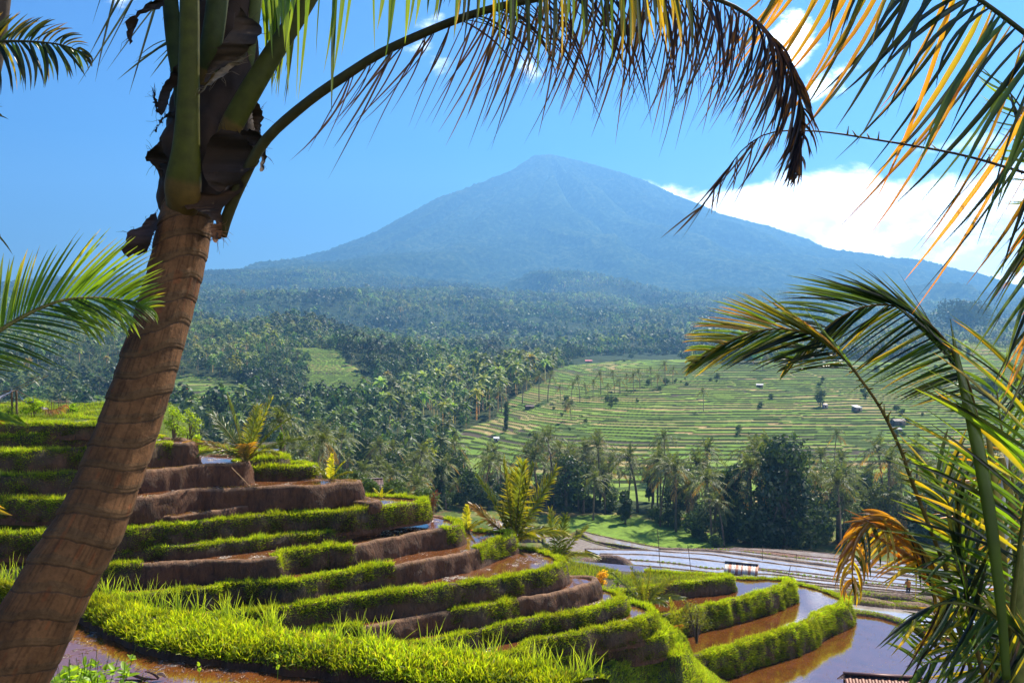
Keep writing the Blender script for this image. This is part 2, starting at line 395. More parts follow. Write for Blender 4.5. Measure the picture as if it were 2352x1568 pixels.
def polar_grid(t0, t1, nt, Ds):
    t = np.linspace(t0, t1, nt); T, D = np.meshgrid(t, Ds); return T*D, D
def grid_faces(nr, nc):
    i = np.arange(nr-1)[:, None]*nc; j = np.arange(nc-1)[None, :]
    return np.stack([i+j, i+j+1, i+nc+j+1, i+nc+j], -1).reshape(-1, 4)
def build_relief():
    # near valley floor and far forest ground
    for (a, b, n, nt, kind) in ((28, 205, 150, 320, 'g'), (205, 770, 980, 860, 't'), (770, 3400, 260, 520, 'g')):
        Ds = np.exp(np.linspace(math.log(a), math.log(b), n)) if kind == 'g' else np.linspace(a, b, n)
        X, Y = polar_grid(-.86, .86, nt, Ds)
        if kind == 't':
            Z, k, f, cell = terraced(X, Y); e = np.clip((Y-205)/12, 0, 1)*np.clip((770-Y)/30, 0, 1); Z0 = relief(X, Y); Z = Z0*(1-e)+Z*e
            u, v = pixof(X, Y, relief0(X, Y)); op = is_open(X, Y)
            h = hash2(k, cell, 5); h2 = hash2(k+9, np.floor(X/11), 8)
            patch = fbm(X/60, Y/60, 3, 31)
            C = np.empty(X.shape+(3,)); C[:] = (.085, .145, .022)
            C[h > .40] = (.14, .20, .035); C[h > .68] = (.17, .15, .06); C[(h > .86)] = (.26, .19, .085); C[(h < .10)] = (.05, .04, .03)
            C[(patch > .30) & (h > .45)] = (.22, .17, .075)
            C *= (1.0+.5*h2)[..., None]
            C[(f > .83)] = (.032, .045, .013)  # risers turned from the sun: their shade is painted in as dark green
            C[(f < .14)] = (.17, .27, .035)  # grassy bund lip, its backlit brightness painted into the green
            wild = np.abs(fbm(X/85+3, Y/48, 3, 71)) < .045; C[wild] = np.array([.06, .095, .022])*(.6+.9*h2[wild])[:, None]; Z = Z+wild*.5*h2
            C[~op] = (.035, .05, .018)
        else:
            Z = relief(X, Y); C = np.empty(X.shape+(3,)); C[:] = (.05, .075, .02)
            if a < 100:
                nn = fbm(X/2.5, Y/2.5, 4, 3); C[:] = (.075, .105, .022); C[nn > .1] = (.13, .15, .035); C[nn > .4] = (.17, .15, .06); C[nn < -.35] = (.12, .085, .04)
                u, v = pixof(X, Y, relief0(X, Y)); C[inpoly(u, v, [(1190, 1128), (1380, 1135), (1430, 1182), (1300, 1186), (1200, 1172)])] = (.30, .22, .09)
                gp = inpoly(u, v, [(1250, 1186), (1420, 1180), (1650, 1228), (1670, 1256), (1500, 1262), (1330, 1230)]); C[gp] = np.array([.13, .21, .03])*(.8+.5*vnoise(X/1.2, Y/1.2, 6)[gp])[:, None]
                Z = Z + .35*fbm(X/1.6, Y/1.6, 3, 8)
            else:
                Z = Z + 3*fbm(X/14, Y/14, 3, 6); C[:] = (.03, .05, .018)
        V = np.stack([X, Y, Z], -1).reshape(-1, 3)
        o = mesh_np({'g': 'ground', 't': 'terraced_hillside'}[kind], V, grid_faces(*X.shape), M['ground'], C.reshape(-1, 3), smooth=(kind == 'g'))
        structure(o)
    Ds = np.concatenate([np.linspace(3400, 7000, 420), np.linspace(7020, 8000, 30)])
    X, Y = polar_grid(-.80, .80, 1300, Ds); Z = relief(X, Y)
    can = fbm(X/26, Y/34, 3, 12)*7+np.maximum(0, fbm(X/11, Y/18, 2, 14)-.15)*16
    Z = Z+can
    o = mesh_np('mountain', np.stack([X, Y, Z], -1).reshape(-1, 3), grid_faces(*X.shape), M['mountain'], None, smooth=False); structure(o)
    # wide base sheet to the horizon
    r = 30000; z = -60
    o = mesh_np('land', [(-r, -r, z), (r, -r, z), (r, r, z), (-r, r, z)], np.array([[0, 1, 2, 3]]), M['ground'], (.05, .075, .02)); structure(o)
build_relief()

# ------------------------------------------------------------ tree kinds (local meshes, base at origin)
def frond_arrays(pts, L, n=20, w=.05, up=(0, 0, 1), droop=.4, a0=70, a1=25, c0=(.06, .10, .02), c1=(.10, .12, .02), S=2, yellow=0., rs=None):
    """leaflets along a rachis, both sides; returns V,F,C"""
    rs = rs or rng
    R0 = smooth_path(pts, 40); s = np.linspace(.12, .985, n); k = s*39; i = np.clip(k.astype(int), 0, 38); a = (k-i)[:, None]
    P = R0[i]*(1-a)+R0[i+1]*a; T = norm(R0[i+1]-R0[i]); U = np.asarray(up, float); U = norm(U[None]-(T@U)[:, None]*T)
    Sd = np.cross(T, U); out = []
    ang = np.radians(np.interp(s, [0, 1], [a0, a1])); ln = L*np.interp(s, [.1, .25, .6, 1], [.55, .9, 1, .5])
    for sg in (-1, 1):
        an = ang+rs.normal(0, .09, n); l = ln*(1+rs.normal(0, .1, n))
        d = T*np.cos(an)[:, None]+sg*Sd*np.sin(an)[:, None]+U*.25
        tip = norm(d)*l[:, None]; tip[:, 2] -= l*droop*(1+rs.normal(0, .2, n)); bend = np.zeros_like(tip); bend[:, 2] = l*droop*.35
        N = norm(U+sg*Sd*.4+rs.normal(0, .25, (n, 3)))
        cc = np.array(c0)*(1+rs.normal(0, .15, (n, 1))); ce = np.array(c1)*(1+rs.normal(0, .15, (n, 1)))
        if yellow: yy = (rs.random((n, 1)) < yellow); cc = np.where(yy, np.array([.42, .22, .03]), cc); ce = np.where(yy, np.array([.45, .16, .02]), ce)
        out.append(blades(P, tip, bend, np.full(n, w), N, np.clip(cc, 0, 1), np.clip(ce, 0, 1), S=S, fold=.2))
    return out, R0
def add_frond(mb, pts, L, rw=.03, rc=(.12, .12, .03), **kw):
    out, R0 = frond_arrays(pts, L, **kw)
    for V, Fq, C in out: mb.add(V, Fq, C)
    if rw: mb.tube(R0[::3], np.linspace(rw, rw*.2, len(R0[::3])), 4, rc, cap=False)
def palm_meshes(seed, H=9., nf=22, L=3.9, n=14, lean=.6):
    rs = np.random.default_rng(seed); mt = MB()
    lx, ly = rs.normal(0, lean, 2); t = np.linspace(0, 1, 9)[:, None]
    pts = np.hstack([lx*t**2, ly*t**2, H*t]); mt.tube(pts, np.linspace(.2, .12, 9), 7, (.16, .12, .09), jit=.12)
    top = pts[-1]; mc = MB()
    for i in range(nf):
        az = 2.4*i+rs.normal(0, .2); q = i/(nf-1); el = R(78-105*q+rs.normal(0, 7)); l = L*(.85+.3*rs.random())
        h = np.array([math.cos(az), math.sin(az), 0]); tt = np.linspace(0, 1, 6)[:, None]
        p = top+h*(l*tt*math.cos(el))+np.array([0, 0, 1])*(l*tt*math.sin(el)-l*(.32+.25*max(0, math.cos(el)))*tt**2.1)
        dead = q > .9 and rs.random() < .5
        g = rs.normal(1, .13)
        c0 = (.26*g, .15*g, .04) if dead else (.075*g, .11*g, .02); c1 = (.32*g, .17*g, .04) if dead else (.19*g, .19*g, .03)
        add_frond(mc, p, l*.24, rw=.035, n=n, w=.15, droop=.55 if not dead else .9, c0=c0, c1=c1, S=2, a0=75, a1=30, rs=rs, rc=(.16, .15, .05))
    for i in range(6):                                            # nuts under the crown
        a = rs.random()*6.28; mc.tube([top+np.array([.22*math.cos(a), .22*math.sin(a), -.1]), top+np.array([.27*math.cos(a), .27*math.sin(a), -.36])], [.1, .11], 6, (.12, .11, .03))
    return mt.build('trunk', M['bark'], link=False), mc.build('crown', M['crown'], link=False)
def broadleaf_meshes(seed, H=10., Wd=7., n=1500, lobes=11, c=(.035, .062, .014), ls=.34, flat=.8, low=.3, columnar=False):
    rs = np.random.default_rng(seed); mt = MB(); mc = MB()
    t = np.linspace(0, 1, 6)[:, None]; lx, ly = rs.normal(0, .5, 2)
    tr = np.hstack([lx*t**2, ly*t**2, H*.72*t]); r0 = .028*H+.03
    mt.tube(tr, np.linspace(r0, r0*.35, 6), 7, (.10, .08, .06), jit=.15)
    cen = []
    for i in range(lobes):
        zz = H*(low+(.88-low)*((i+.5)/lobes)); wr = Wd*.5*(math.sin(math.pi*min(1, .22+.70*(i+.5)/lobes)) if not columnar else .6)
        a = rs.random()*6.28; r = wr*(.35+.5*rs.random()); p = np.array([r*math.cos(a), r*math.sin(a), zz])
        rad = Wd*(.20+.10*rs.random()); cen.append((p, rad))
        s = np.linspace(0, 1, 4)[:, None]; b0 = tr[2+i % 3]
        mt.tube(b0*(1-s)+p*s+np.array([0, 0, .1*H])*s*(1-s), np.linspace(r0*.4, r0*.1, 4), 5, (.10, .08, .06), cap=False)
    per = n//lobes
    for p, rad in cen:
        d = norm(rs.normal(0, 1, (per, 3))); q = rad*(.55+.5*rs.random((per, 1))**.6); lump = 1+.25*np.sin(d[:, :1]*7+p[0])*np.cos(d[:, 2:]*6)
        P = p+d*q*lump*np.array([1, 1, flat]); nn = norm(d+rs.normal(0, .55, (per, 3)))
        a = norm(np.cross(nn, rs.normal(0, 1, (per, 3)))); b = np.cross(nn, a); s = ls*(.6+.8*rs.random((per, 1)))
        V = np.stack([P-a*s, P+b*s*.55, P+a*s, P-b*s*.55], 1).reshape(-1, 3)
        g = (1+rs.normal(0, .22, (per, 1)))*rs.normal(1, .1)
        cc = np.clip(np.array(c)*g, .004, 1)
        mc.add(V, np.arange(per*4).reshape(-1, 4), np.repeat(cc, 4, axis=0))
    return mt.build('trunk', M['bark'], link=False), mc.build('crown', M['crown'], link=False)
PALMS = [palm_meshes(100+i, H=h, L=l) for i, (h, l) in enumerate(((9.5, 3.6), (8, 3.4), (11, 3.7), (7, 3.6), (10, 3.3)))]
BROAD = [broadleaf_meshes(200, 10, 7.5), broadleaf_meshes(201, 8, 7, c=(.05, .085, .018)), broadleaf_meshes(202, 12, 8, lobes=14, n=1800),
         broadleaf_meshes(203, 6, 5.5, n=1000, c=(.06, .10, .02)), broadleaf_meshes(204, 9, 4, lobes=9, n=1200, columnar=True, low=.15),
         broadleaf_meshes(205, 5, 5, n=900, c=(.075, .11, .022), low=.2)]
def plant_tree(pair, loc, s=1., rz=0., label=None, cat='tree', group=None, name='broadleaf_tree'):
    e = thing(name, label, cat, loc, group, rz); e.scale = (s, s, s)
    for nm, me in zip(('trunk', 'crown'), pair):
        c = bpy.data.objects.new(nm, me); col.objects.link(c); c.parent = e
    return e
def zrel(x, y): return float(relief(np.array([x]), np.array([y]))[0])

# individual trees nearest the eye
def grove_members():
    pts = []; cand = []
    while len(cand) < 26000:
        t = rng.uniform(-.66, .66); y = math.sqrt(rng.uniform(100**2, 330**2)); cand.append((t*y, y))
    cand = np.array(sorted(cand, key=lambda p: p[1])); op = is_open(cand[:, 0], cand[:, 1])
    cand = cand[~op]; kept = np.zeros((0, 2))
    for p in cand:
        sp = 5.2 if p[1] < 180 else 6.4
        if len(kept) and (np.hypot(*(kept-p).T) < sp).any(): continue
        kept = np.vstack([kept, p])
    return kept
G1 = grove_members()
print('grove candidates', len(G1))
REG = [(-9e9, 420, 'behind the left terraces'), (420, 760, 'behind the brown terraces'), (760, 1110, 'in the valley left of the dark column tree'),
       (1110, 1500, 'in the belt below the far terraces'), (1500, 1920, 'around the tall dark tree'), (1920, 9e9, 'behind the right-hand palm fronds')]
PL = {0: 'coconut palm on a thin trunk', 1: 'leafy dark green tree'}
npalm = nbroad = 0; rest = []
for (x, y) in G1:
    u = x/y*F+CU; isp = rng.random() < (.64 if y < 260 else .5)
    if (isp and npalm >= 270) or (not isp and nbroad >= 270): rest.append((x, y, isp)); continue
    reg = [r[2] for r in REG if r[0] <= u < r[1]][0]; near = 'lower' if y < 200 else 'upper'
    z = zrel(x, y)-.3
    if isp:
        k = rng.integers(5); npalm += 1
        plant_tree(PALMS[k], (x, y, z), (1.15 if u > 1110 else .85)*rng.uniform(.9, 1.5), rng.uniform(0, 6.28), f'coconut palm {reg}, {near} row of palms', 'palm tree', f'coconut palms {reg} ({near})', 'coconut_palm')
    else:
        k = rng.integers(6); nbroad += 1
        plant_tree(BROAD[k], (x, y, z), (1.05 if u > 1110 else .85)*rng.uniform(.6, 1.3), rng.uniform(0, 6.28), f'leafy tree {reg}, {near} row of trees', 'tree', f'leafy trees {reg} ({near})', 'broadleaf_tree')
print('palms', npalm, 'broad', nbroad, 'rest', len(rest))

# far forest: nobody could count it
def low_palm(seed):
    rs = np.random.default_rng(seed); H = 9*rs.uniform(.8, 1.2); V = []; Fq = []; C = []; n = 0
    for i in range(13):
        az = 2.4*i; el = R(75-100*i/12); l = 3.3; h = np.array([math.cos(az), math.sin(az), 0]); sd_ = np.array([-h[1], h[0], 0])
        ps = [np.array([0, 0, H])+h*l*t*math.cos(el)+np.array([0, 0, 1])*(l*t*math.sin(el)-l*.55*t*t) for t in (0, .35, .7, 1)]
        for k, p in enumerate(ps):
            w = (.15, .62, .5, .06)[k]; V += [p-sd_*w-np.array([0, 0, w*.5]), p, p+sd_*w-np.array([0, 0, w*.5])]; C += [(.05, .075, .018)]*3
        for k in range(3): b = n+k*3; Fq += [[b, b+1, b+4, b+3], [b+1, b+2, b+5, b+4]]
        n += 12
    V += [(-.14, 0, 0), (.14, 0, 0), (.1, 0, H), (-.1, 0, H), (0, -.14, 0), (0, .14, 0), (0, .1, H), (0, -.1, H)]; C += [(.15, .12, .09)]*8
    Fq += [[n, n+1, n+2, n+3], [n+4, n+5, n+6, n+7]]; return np.array(V, float), np.array(Fq), np.array(C)
def low_broad(seed, n=70, ls=1.0):
    ls = .62 if n > 100 else 1.25
    rs = np.random.default_rng(seed); H = 9*rs.uniform(.7, 1.2); W = 6*rs.uniform(.8, 1.2)
    d = norm(rs.normal(0, 1, (n, 3))); d[:, 2] = np.abs(d[:, 2])*1.1-.25; lump = 1+.35*np.sin(d[:, :1]*5+seed)*np.cos(d[:, 1:2]*5+seed*2)
    P = d*np.array([W*.5, W*.5, H*.5])*lump+np.array([0, 0, H*.5]); nn = norm(d+rs.normal(0, .5, (n, 3)))
    a = norm(np.cross(nn, rs.normal(0, 1, (n, 3)))); b = np.cross(nn, a); s = ls*(.7+.6*rs.random((n, 1)))
    V = np.stack([P-a*s, P+b*s*.7, P+a*s, P-b*s*.7], 1).reshape(-1, 3)
    C = np.repeat(np.clip(np.array([.035, .06, .016])*(1+rs.normal(0, .28, (n, 1))), .004, 1), 4, axis=0)
    return V, np.arange(n*4).reshape(-1, 4), C
def bake(name, protos, pos, rot, sc, tint, kinds, label):
    Vs = []; Fs = []; Cs = []; n = 0
    for k, (V, Fq, C) in enumerate(protos):
        m = np.where(kinds == k)[0]
        if not len(m): continue
        c, s = np.cos(rot[m]), np.sin(rot[m])
        X = V[None, :, 0]*c[:, None]-V[None, :, 1]*s[:, None]; Y = V[None, :, 0]*s[:, None]+V[None, :, 1]*c[:, None]
        W = np.stack([X, Y, np.broadcast_to(V[None, :, 2], X.shape)], -1)*sc[m][:, None, None]+pos[m][:, None]
        Vs.append(W.reshape(-1, 3)); Fs.append((Fq[None]+(np.arange(len(m))*len(V))[:, None, None]).reshape(-1, 4)+n); n += len(m)*len(V)
        Cs.append((C[None]*tint[m][:, None]).reshape(-1, 3))
    o = mesh_np(name, np.concatenate(Vs), np.concatenate(Fs), M['crown'], np.concatenate(Cs))
    tag(o, label, None, None, 'stuff'); return o
def forest(y0, y1, n, smin, lo, seed, label, name='forest'):
    rs = np.random.default_rng(seed); t = rs.uniform(-.68, .68, n); y = np.sqrt(rs.uniform(y0**2, y1**2, n)); x = t*y
    keep = ~is_open(x, y); x, y = x[keep], y[keep]
    if rest and y0 < 350: x = np.concatenate([x, [r[0] for r in rest]]); y = np.concatenate([y, [r[1] for r in rest]])
    z = relief(x, y)-.5
    protos = [low_palm(i) for i in range(3)]+[low_broad(i, lo) for i in range(5)]
    pf = .5+.9*fbm(x/120, y/200, 3, 41)
    ispalm = rs.random(len(x)) < np.clip(pf, .12, .8)
    kinds = np.where(ispalm, rs.integers(0, 3, len(x)), rs.integers(3, 8, len(x)))
    pn = fbm(x/110, y/170, 3, 43); g = 1.6*rs.lognormal(0, .38, len(x))*np.clip(1+1.3*pn, .3, 3); tint = np.stack([g*(1+.5*np.clip(pn, 0, 1))*rs.normal(1, .14, len(x)), g, g*.9], 1)
    ye = rs.random(len(x)) < .02; tint[ye] *= np.array([3.2, 2.0, .8])
    sc = smin*np.clip(rs.lognormal(0, .27, len(x)), .5, 1.7)*(1+.5*fbm(x/60, y/90, 2, 47))
    bake(name, protos, np.stack([x, y, z], 1), rs.uniform(0, 6.28, len(x)), sc, np.clip(tint, .1, 6), kinds, label)
forest(330, 1100, 17000, .9, 130, 51, 'dense mixed forest of palms and leafy trees filling the middle valley')
forest(1100, 3600, 44000, 1.35, 34, 52, 'blue hazy forest covering the hills at the foot of the mountain')

# ------------------------------------------------------------ haze
def build_haze():
    mb = MB(); mb.box((-8200, -400, -61), (8200, 8100, 1520)); m, T, out = new_mat('haze_air')
    v = T.new('ShaderNodeVolumePrincipled'); v.inputs['Color'].default_value = (.19, .50, 1.0, 1); v.inputs['Density'].default_value = HAZE
    v.inputs['Anisotropy'].default_value = .35
    T.link(v.outputs[0], out.inputs['Volume']); o = mb.build('haze', m); tag(o, 'pale blue haze lying over the valley and mountain', kind='stuff'); o.display_type = 'WIRE'
HAZE = 1.95e-4
build_haze()
# ------------------------------------------------------------ hand-cut rice terraces on the spur
def r1(L): return [Z1(*p) for p in L]
def r2(L): return [Z2(*p) for p in L]
def r3(L): return [Z3(*p) for p in L]
LV = {}
LV['t1'] = dict(d=3.88, lip=r1([(-260, -150), (-60, -155), (0, -157), (300, -160), (650, -165), (750, -178), (700, -200), (500, -212)]), brown=[])
LV['t2'] = dict(d=4.35, lip=r1([(-260, -82), (-60, -85), (0, -87), (300, -90), (600, -100), (800, -108), (860, -122), (800, -145), (600, -155)]), brown=[])
LV['t3'] = dict(d=5.0, lip=r1([(-260, 32), (-60, 30), (0, 28), (250, 20), (560, 0), (850, -15), (1040, -25), (1130, -30), (1270, -31), (1300, -40), (1250, -62), (1100, -75)]), brown=[(388, 470)])
LV['n2'] = dict(d=6.05, lip=r1([(1560, 86), (1640, 85), (1750, 78), (1850, 70), (1915, 60), (1925, 52), (1880, 42), (1700, 34), (1500, 30)]), brown=[], rice=True)
LV['n1'] = dict(d=6.4, lip=r1([(1600, 128), (1650, 129), (1780, 132), (1950, 130), (2080, 125), (2120, 117), (2100, 105), (2000, 95), (1800, 88), (1650, 86)]), brown=[])
LV['a'] = dict(d=6.0, lip=r1([(-260, 200), (-60, 195), (0, 190), (250, 175), (500, 160), (700, 158), (960, 150), (1150, 130), (1400, 110), (1600, 99), (1650, 94), (1670, 82), (1640, 62), (1500, 42), (1200, 30)]), brown=[(200, 600)], dry=True, sheet='mudwater')
LV['b'] = dict(d=6.95, lip=r1([(-260, 355), (-60, 350), (0, 347), (250, 345), (430, 342), (700, 345), (900, 337), (1050, 325), (1180, 300), (1300, 278), (1500, 268), (1700, 262), (1900, 255), (2100, 248), (2260, 232), (2360, 226), (2410, 222), (2415, 213), (2350, 206), (2200, 203), (2000, 200), (1850, 203)]), brown=[(200, 900)], dry=True, sheet='mudwater')
LV['c'] = dict(d=7.82, lip=r1([(560, 520), (700, 480), (870, 462), (1100, 452), (1160, 458), (1300, 440), (1500, 415), (1700, 385), (1900, 362), (2060, 347), (2200, 342), (2350, 352), (2450, 364), (2500, 366), (2540, 360), (2545, 348), (2500, 330), (2400, 320)]), brown=[(100, 950)], dry=True, sheet='mudwater')
LV['d'] = dict(d=8.15, lip=r1([(-260, 592), (-60, 590), (0, 587), (180, 580), (330, 572), (600, 560), (820, 546), (1000, 530), (1150, 515), (1300, 500), (1500, 482), (1700, 462), (1900, 445), (2100, 432), (2270, 428)])+r2([(150, 428), (300, 412), (430, 395), (560, 380), (640, 367), (672, 354), (655, 340), (560, 326), (450, 319), (320, 318), (200, 322)]), brown=[])
LV['e'] = dict(d=9.0, lip=r1([(-260, 712), (-60, 705), (0, 703), (120, 690), (240, 668), (480, 690), (740, 692), (1000, 672), (1300, 658), (1500, 640), (1700, 618), (1900, 592), (2100, 572), (2270, 556)])+r2([(120, 540), (220, 520), (300, 512), (350, 505), (330, 488), (250, 475)]), brown=[])
LV['f'] = dict(d=9.43, lip=r1([(300, 872), (450, 850), (600, 815), (700, 790), (850, 782), (960, 776), (1200, 765), (1500, 752), (1840, 740), (1880, 715), (2000, 688), (2200, 668)])+r2([(0, 665), (130, 660), (200, 652), (400, 612), (600, 568), (720, 552), (800, 540), (860, 527), (900, 510), (908, 495), (885, 478), (830, 465), (760, 452), (690, 443), (560, 438)]), brown=[(330, 632), (812, 1022)], sheet='mudwater')
LV['g'] = dict(d=10.3, lip=r1([(-260, 1060), (0, 1050), (300, 1030), (700, 1000), (850, 1000), (1000, 985), (1200, 965), (1450, 932), (1500, 912), (1850, 900), (1900, 908), (2100, 880)])+r2([(0, 855), (150, 835), (300, 805), (400, 790), (480, 783), (600, 762), (800, 722), (950, 695), (1030, 672), (1100, 642), (1180, 608), (1240, 592), (1262, 576), (1235, 562), (1150, 556), (1050, 551), (930, 545), (800, 540)]), brown=[(911, 1088)], sheet='mudwater')
LV['h'] = dict(d=11.16, lip=r1([(-260, 1260), (300, 1230), (800, 1170), (1350, 1118), (1600, 1100), (1850, 1080), (2000, 1055)])+r2([(0, 1022), (200, 1000), (380, 980), (600, 955), (800, 928), (1000, 900), (1200, 868), (1350, 842), (1470, 822), (1550, 795), (1596, 765), (1598, 742), (1560, 718), (1480, 692), (1400, 677), (1300, 668), (1200, 664)]), brown=[], sheet='mudwater')
LV['i'] = dict(d=12.1, lip=r2([(-700, 1320), (-300, 1240), (0, 1205), (150, 1195), (260, 1188), (450, 1160), (600, 1130), (820, 1090), (920, 1078), (1050, 1068), (1180, 1040), (1300, 1012), (1500, 985), (1650, 955), (1730, 925), (1790, 905), (1822, 890), (1820, 872), (1770, 858), (1680, 852), (1580, 850)]), brown=[(835, 1030), (1190, 1375)], sheet='mudwater')
LV['j'] = dict(d=12.9, lip=r2([(-400, 1440), (0, 1400), (300, 1345), (520, 1318), (760, 1288), (950, 1240), (1100, 1205), (1250, 1178), (1400, 1152), (1550, 1130), (1750, 1092), (1880, 1062), (1960, 1042), (2005, 1025), (2015, 1000), (1985, 975), (1920, 950), (1840, 932), (1750, 925)]), brown=[])
LV['k'] = dict(d=13.55, lip=r2([(300, 1560), (700, 1480), (1000, 1430), (1300, 1372), (1390, 1305), (1500, 1268), (1600, 1258), (1700, 1246), (1850, 1212), (1950, 1197), (2050, 1175), (2130, 1148), (2190, 1122), (2215, 1098), (2195, 1070), (2130, 1045), (2040, 1025)]), brown=[])
LV['l'] = dict(d=14.4, lip=r2([(700, 1640), (1300, 1500), (1500, 1440), (1700, 1375), (1800, 1320), (1900, 1300), (2000, 1300), (2100, 1285), (2200, 1268), (2270, 1245), (2300, 1210), (2290, 1165), (2240, 1135), (2150, 1110)]), brown=[])
LV['m'] = dict(d=15.3, lip=r2([(1000, 1700), (1600, 1580), (1850, 1500), (1960, 1440), (2060, 1400), (2150, 1370), (2250, 1372), (2330, 1390), (2390, 1370), (2400, 1310), (2370, 1250), (2320, 1200), (2250, 1170)]), brown=[])
LV['p0'] = dict(d=15.2, lip=r3([(-750, 1000), (-500, 975), (-300, 950), (-100, 925), (60, 903), (180, 890), (280, 882), (370, 872), (392, 862), (370, 850), (200, 838), (0, 830), (-200, 820)]), brown=[], rice=True)
LV['p1'] = dict(d=16.0, lip=r3([(-900, 1330), (-600, 1260), (-300, 1180), (-100, 1130), (100, 1092), (250, 1058), (400, 1020), (540, 985), (640, 958), (710, 925), (775, 903), (795, 885), (770, 868), (690, 872), (560, 868), (400, 868)]), brown=[], sheet='water', low=True)
LV['p2'] = dict(d=17.2, lip=r3([(-700, 1680), (-200, 1500), (0, 1430), (130, 1393), (250, 1368), (400, 1328), (600, 1262), (800, 1208), (900, 1165), (945, 1130), (1030, 1085), (1110, 1050), (1150, 1030), (1160, 1010), (1110, 985), (1020, 950), (940, 925), (850, 905), (770, 895)]), brown=[], sheet='water', low=True)
PREV = {'t1': 't2', 't2': 't3', 't3': 'a', 'n2': 'n1', 'n1': 'b', 'a': 'b', 'b': 'c', 'c': 'd', 'd': 'e', 'e': 'f', 'f': 'g', 'g': 'h', 'h': 'i', 'i': 'j', 'j': 'k', 'k': 'l', 'l': 'm', 'm': 'p1', 'p0': 'p1', 'p1': 'p2', 'p2': 'p3'}
DROP = {k: v['d'] for k, v in LV.items()}; DROP['p3'] = 18.6; DROP['m2'] = 17.3
BATTER = .30

def earth_mat():
    m, T, out = new_mat('terrace_earth'); b = T.new('ShaderNodeBsdfPrincipled'); T.link(b.outputs[0], out.inputs[0])
    at = T.new('ShaderNodeAttribute'); at.attribute_name = 'col'; g = T.new('ShaderNodeNewGeometry')
    mp = T.new('ShaderNodeMapping'); T.link(g.outputs['Position'], mp.inputs[0]); mp.inputs['Scale'].default_value = (1.5, 1.5, .45)
    n = T.noise(mp.outputs[0], 3.0, 9, .7, .4); n2 = T.noise(g.outputs['Position'], .7, 4)
    c = T.mix(1.0, at.outputs[0], T.ramp(n, [(.3, .4), (.72, 1.8)]), 'MULTIPLY')
    c = T.mix(T.ramp(n2, [(.5, 0.0), (.75, .5)]), c, (.15, .058, .022))
    T.link(c, b.inputs['Base Color']); b.inputs['Roughness'].default_value = .75; b.inputs['Specular IOR Level'].default_value = .35
    bp = T.new('ShaderNodeBump'); bp.inputs['Strength'].default_value = 1; bp.inputs['Distance'].default_value = .3
    T.link(n, bp.inputs['Height']); T.link(bp.outputs[0], b.inputs['Normal'])
    return m
M['earth'] = earth_mat()

def grass_field(name, P, nrm, h, wd, dens_col, parent=None, near=False, c0=(.06, .10, .008), c1=(.35, .475, .014), label=None, lean=.35, droop=.3):
    """P (n,3) roots, nrm (n,3) growth direction, h (n,) heights"""
    n = len(P)
    if n == 0: return None
    L = norm(nrm+rng.normal(0, lean, (n, 3))); L[:, 2] = np.abs(L[:, 2])*.9+.1; L = norm(L)
    side = norm(np.cross(L, rng.normal(0, 1, (n, 3)))); w = wd*(.7+.6*rng.random((n, 1)))
    hh = h[:, None]; tipd = L*hh; tipd[:, 2:] -= hh*droop*rng.random((n, 1))
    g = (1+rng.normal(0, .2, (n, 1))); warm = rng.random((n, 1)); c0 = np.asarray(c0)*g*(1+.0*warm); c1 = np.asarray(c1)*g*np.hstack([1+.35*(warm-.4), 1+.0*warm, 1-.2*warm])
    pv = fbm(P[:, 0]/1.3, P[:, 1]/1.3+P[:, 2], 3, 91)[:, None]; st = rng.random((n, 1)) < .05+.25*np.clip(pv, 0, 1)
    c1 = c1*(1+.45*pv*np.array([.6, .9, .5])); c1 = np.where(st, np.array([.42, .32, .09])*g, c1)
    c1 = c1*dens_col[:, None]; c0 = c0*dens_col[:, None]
    if near:
        mid = P+L*hh*.55
        V = np.stack([P-side*w, P+side*w, mid-side*w*.8, mid+side*w*.8, P+tipd], 1).reshape(-1, 3)
        i = np.arange(n)[:, None]*5; Fq = [i+np.array([[0, 1, 3, 2]]), i+np.array([[2, 3, 4]])]
        C = np.stack([c0, c0, (c0+c1)/2, (c0+c1)/2, c1], 1).reshape(-1, 3)
    else:
        V = np.stack([P-side*w, P+side*w, P+tipd], 1).reshape(-1, 3); Fq = [np.arange(n*3).reshape(-1, 3)]
        C = np.stack([c0, c0, c1], 1).reshape(-1, 3)
    o = mesh_np(name, V, Fq, M['grass'], np.clip(C, 0, 1)); tag(o, label, None, None, 'stuff'); return o

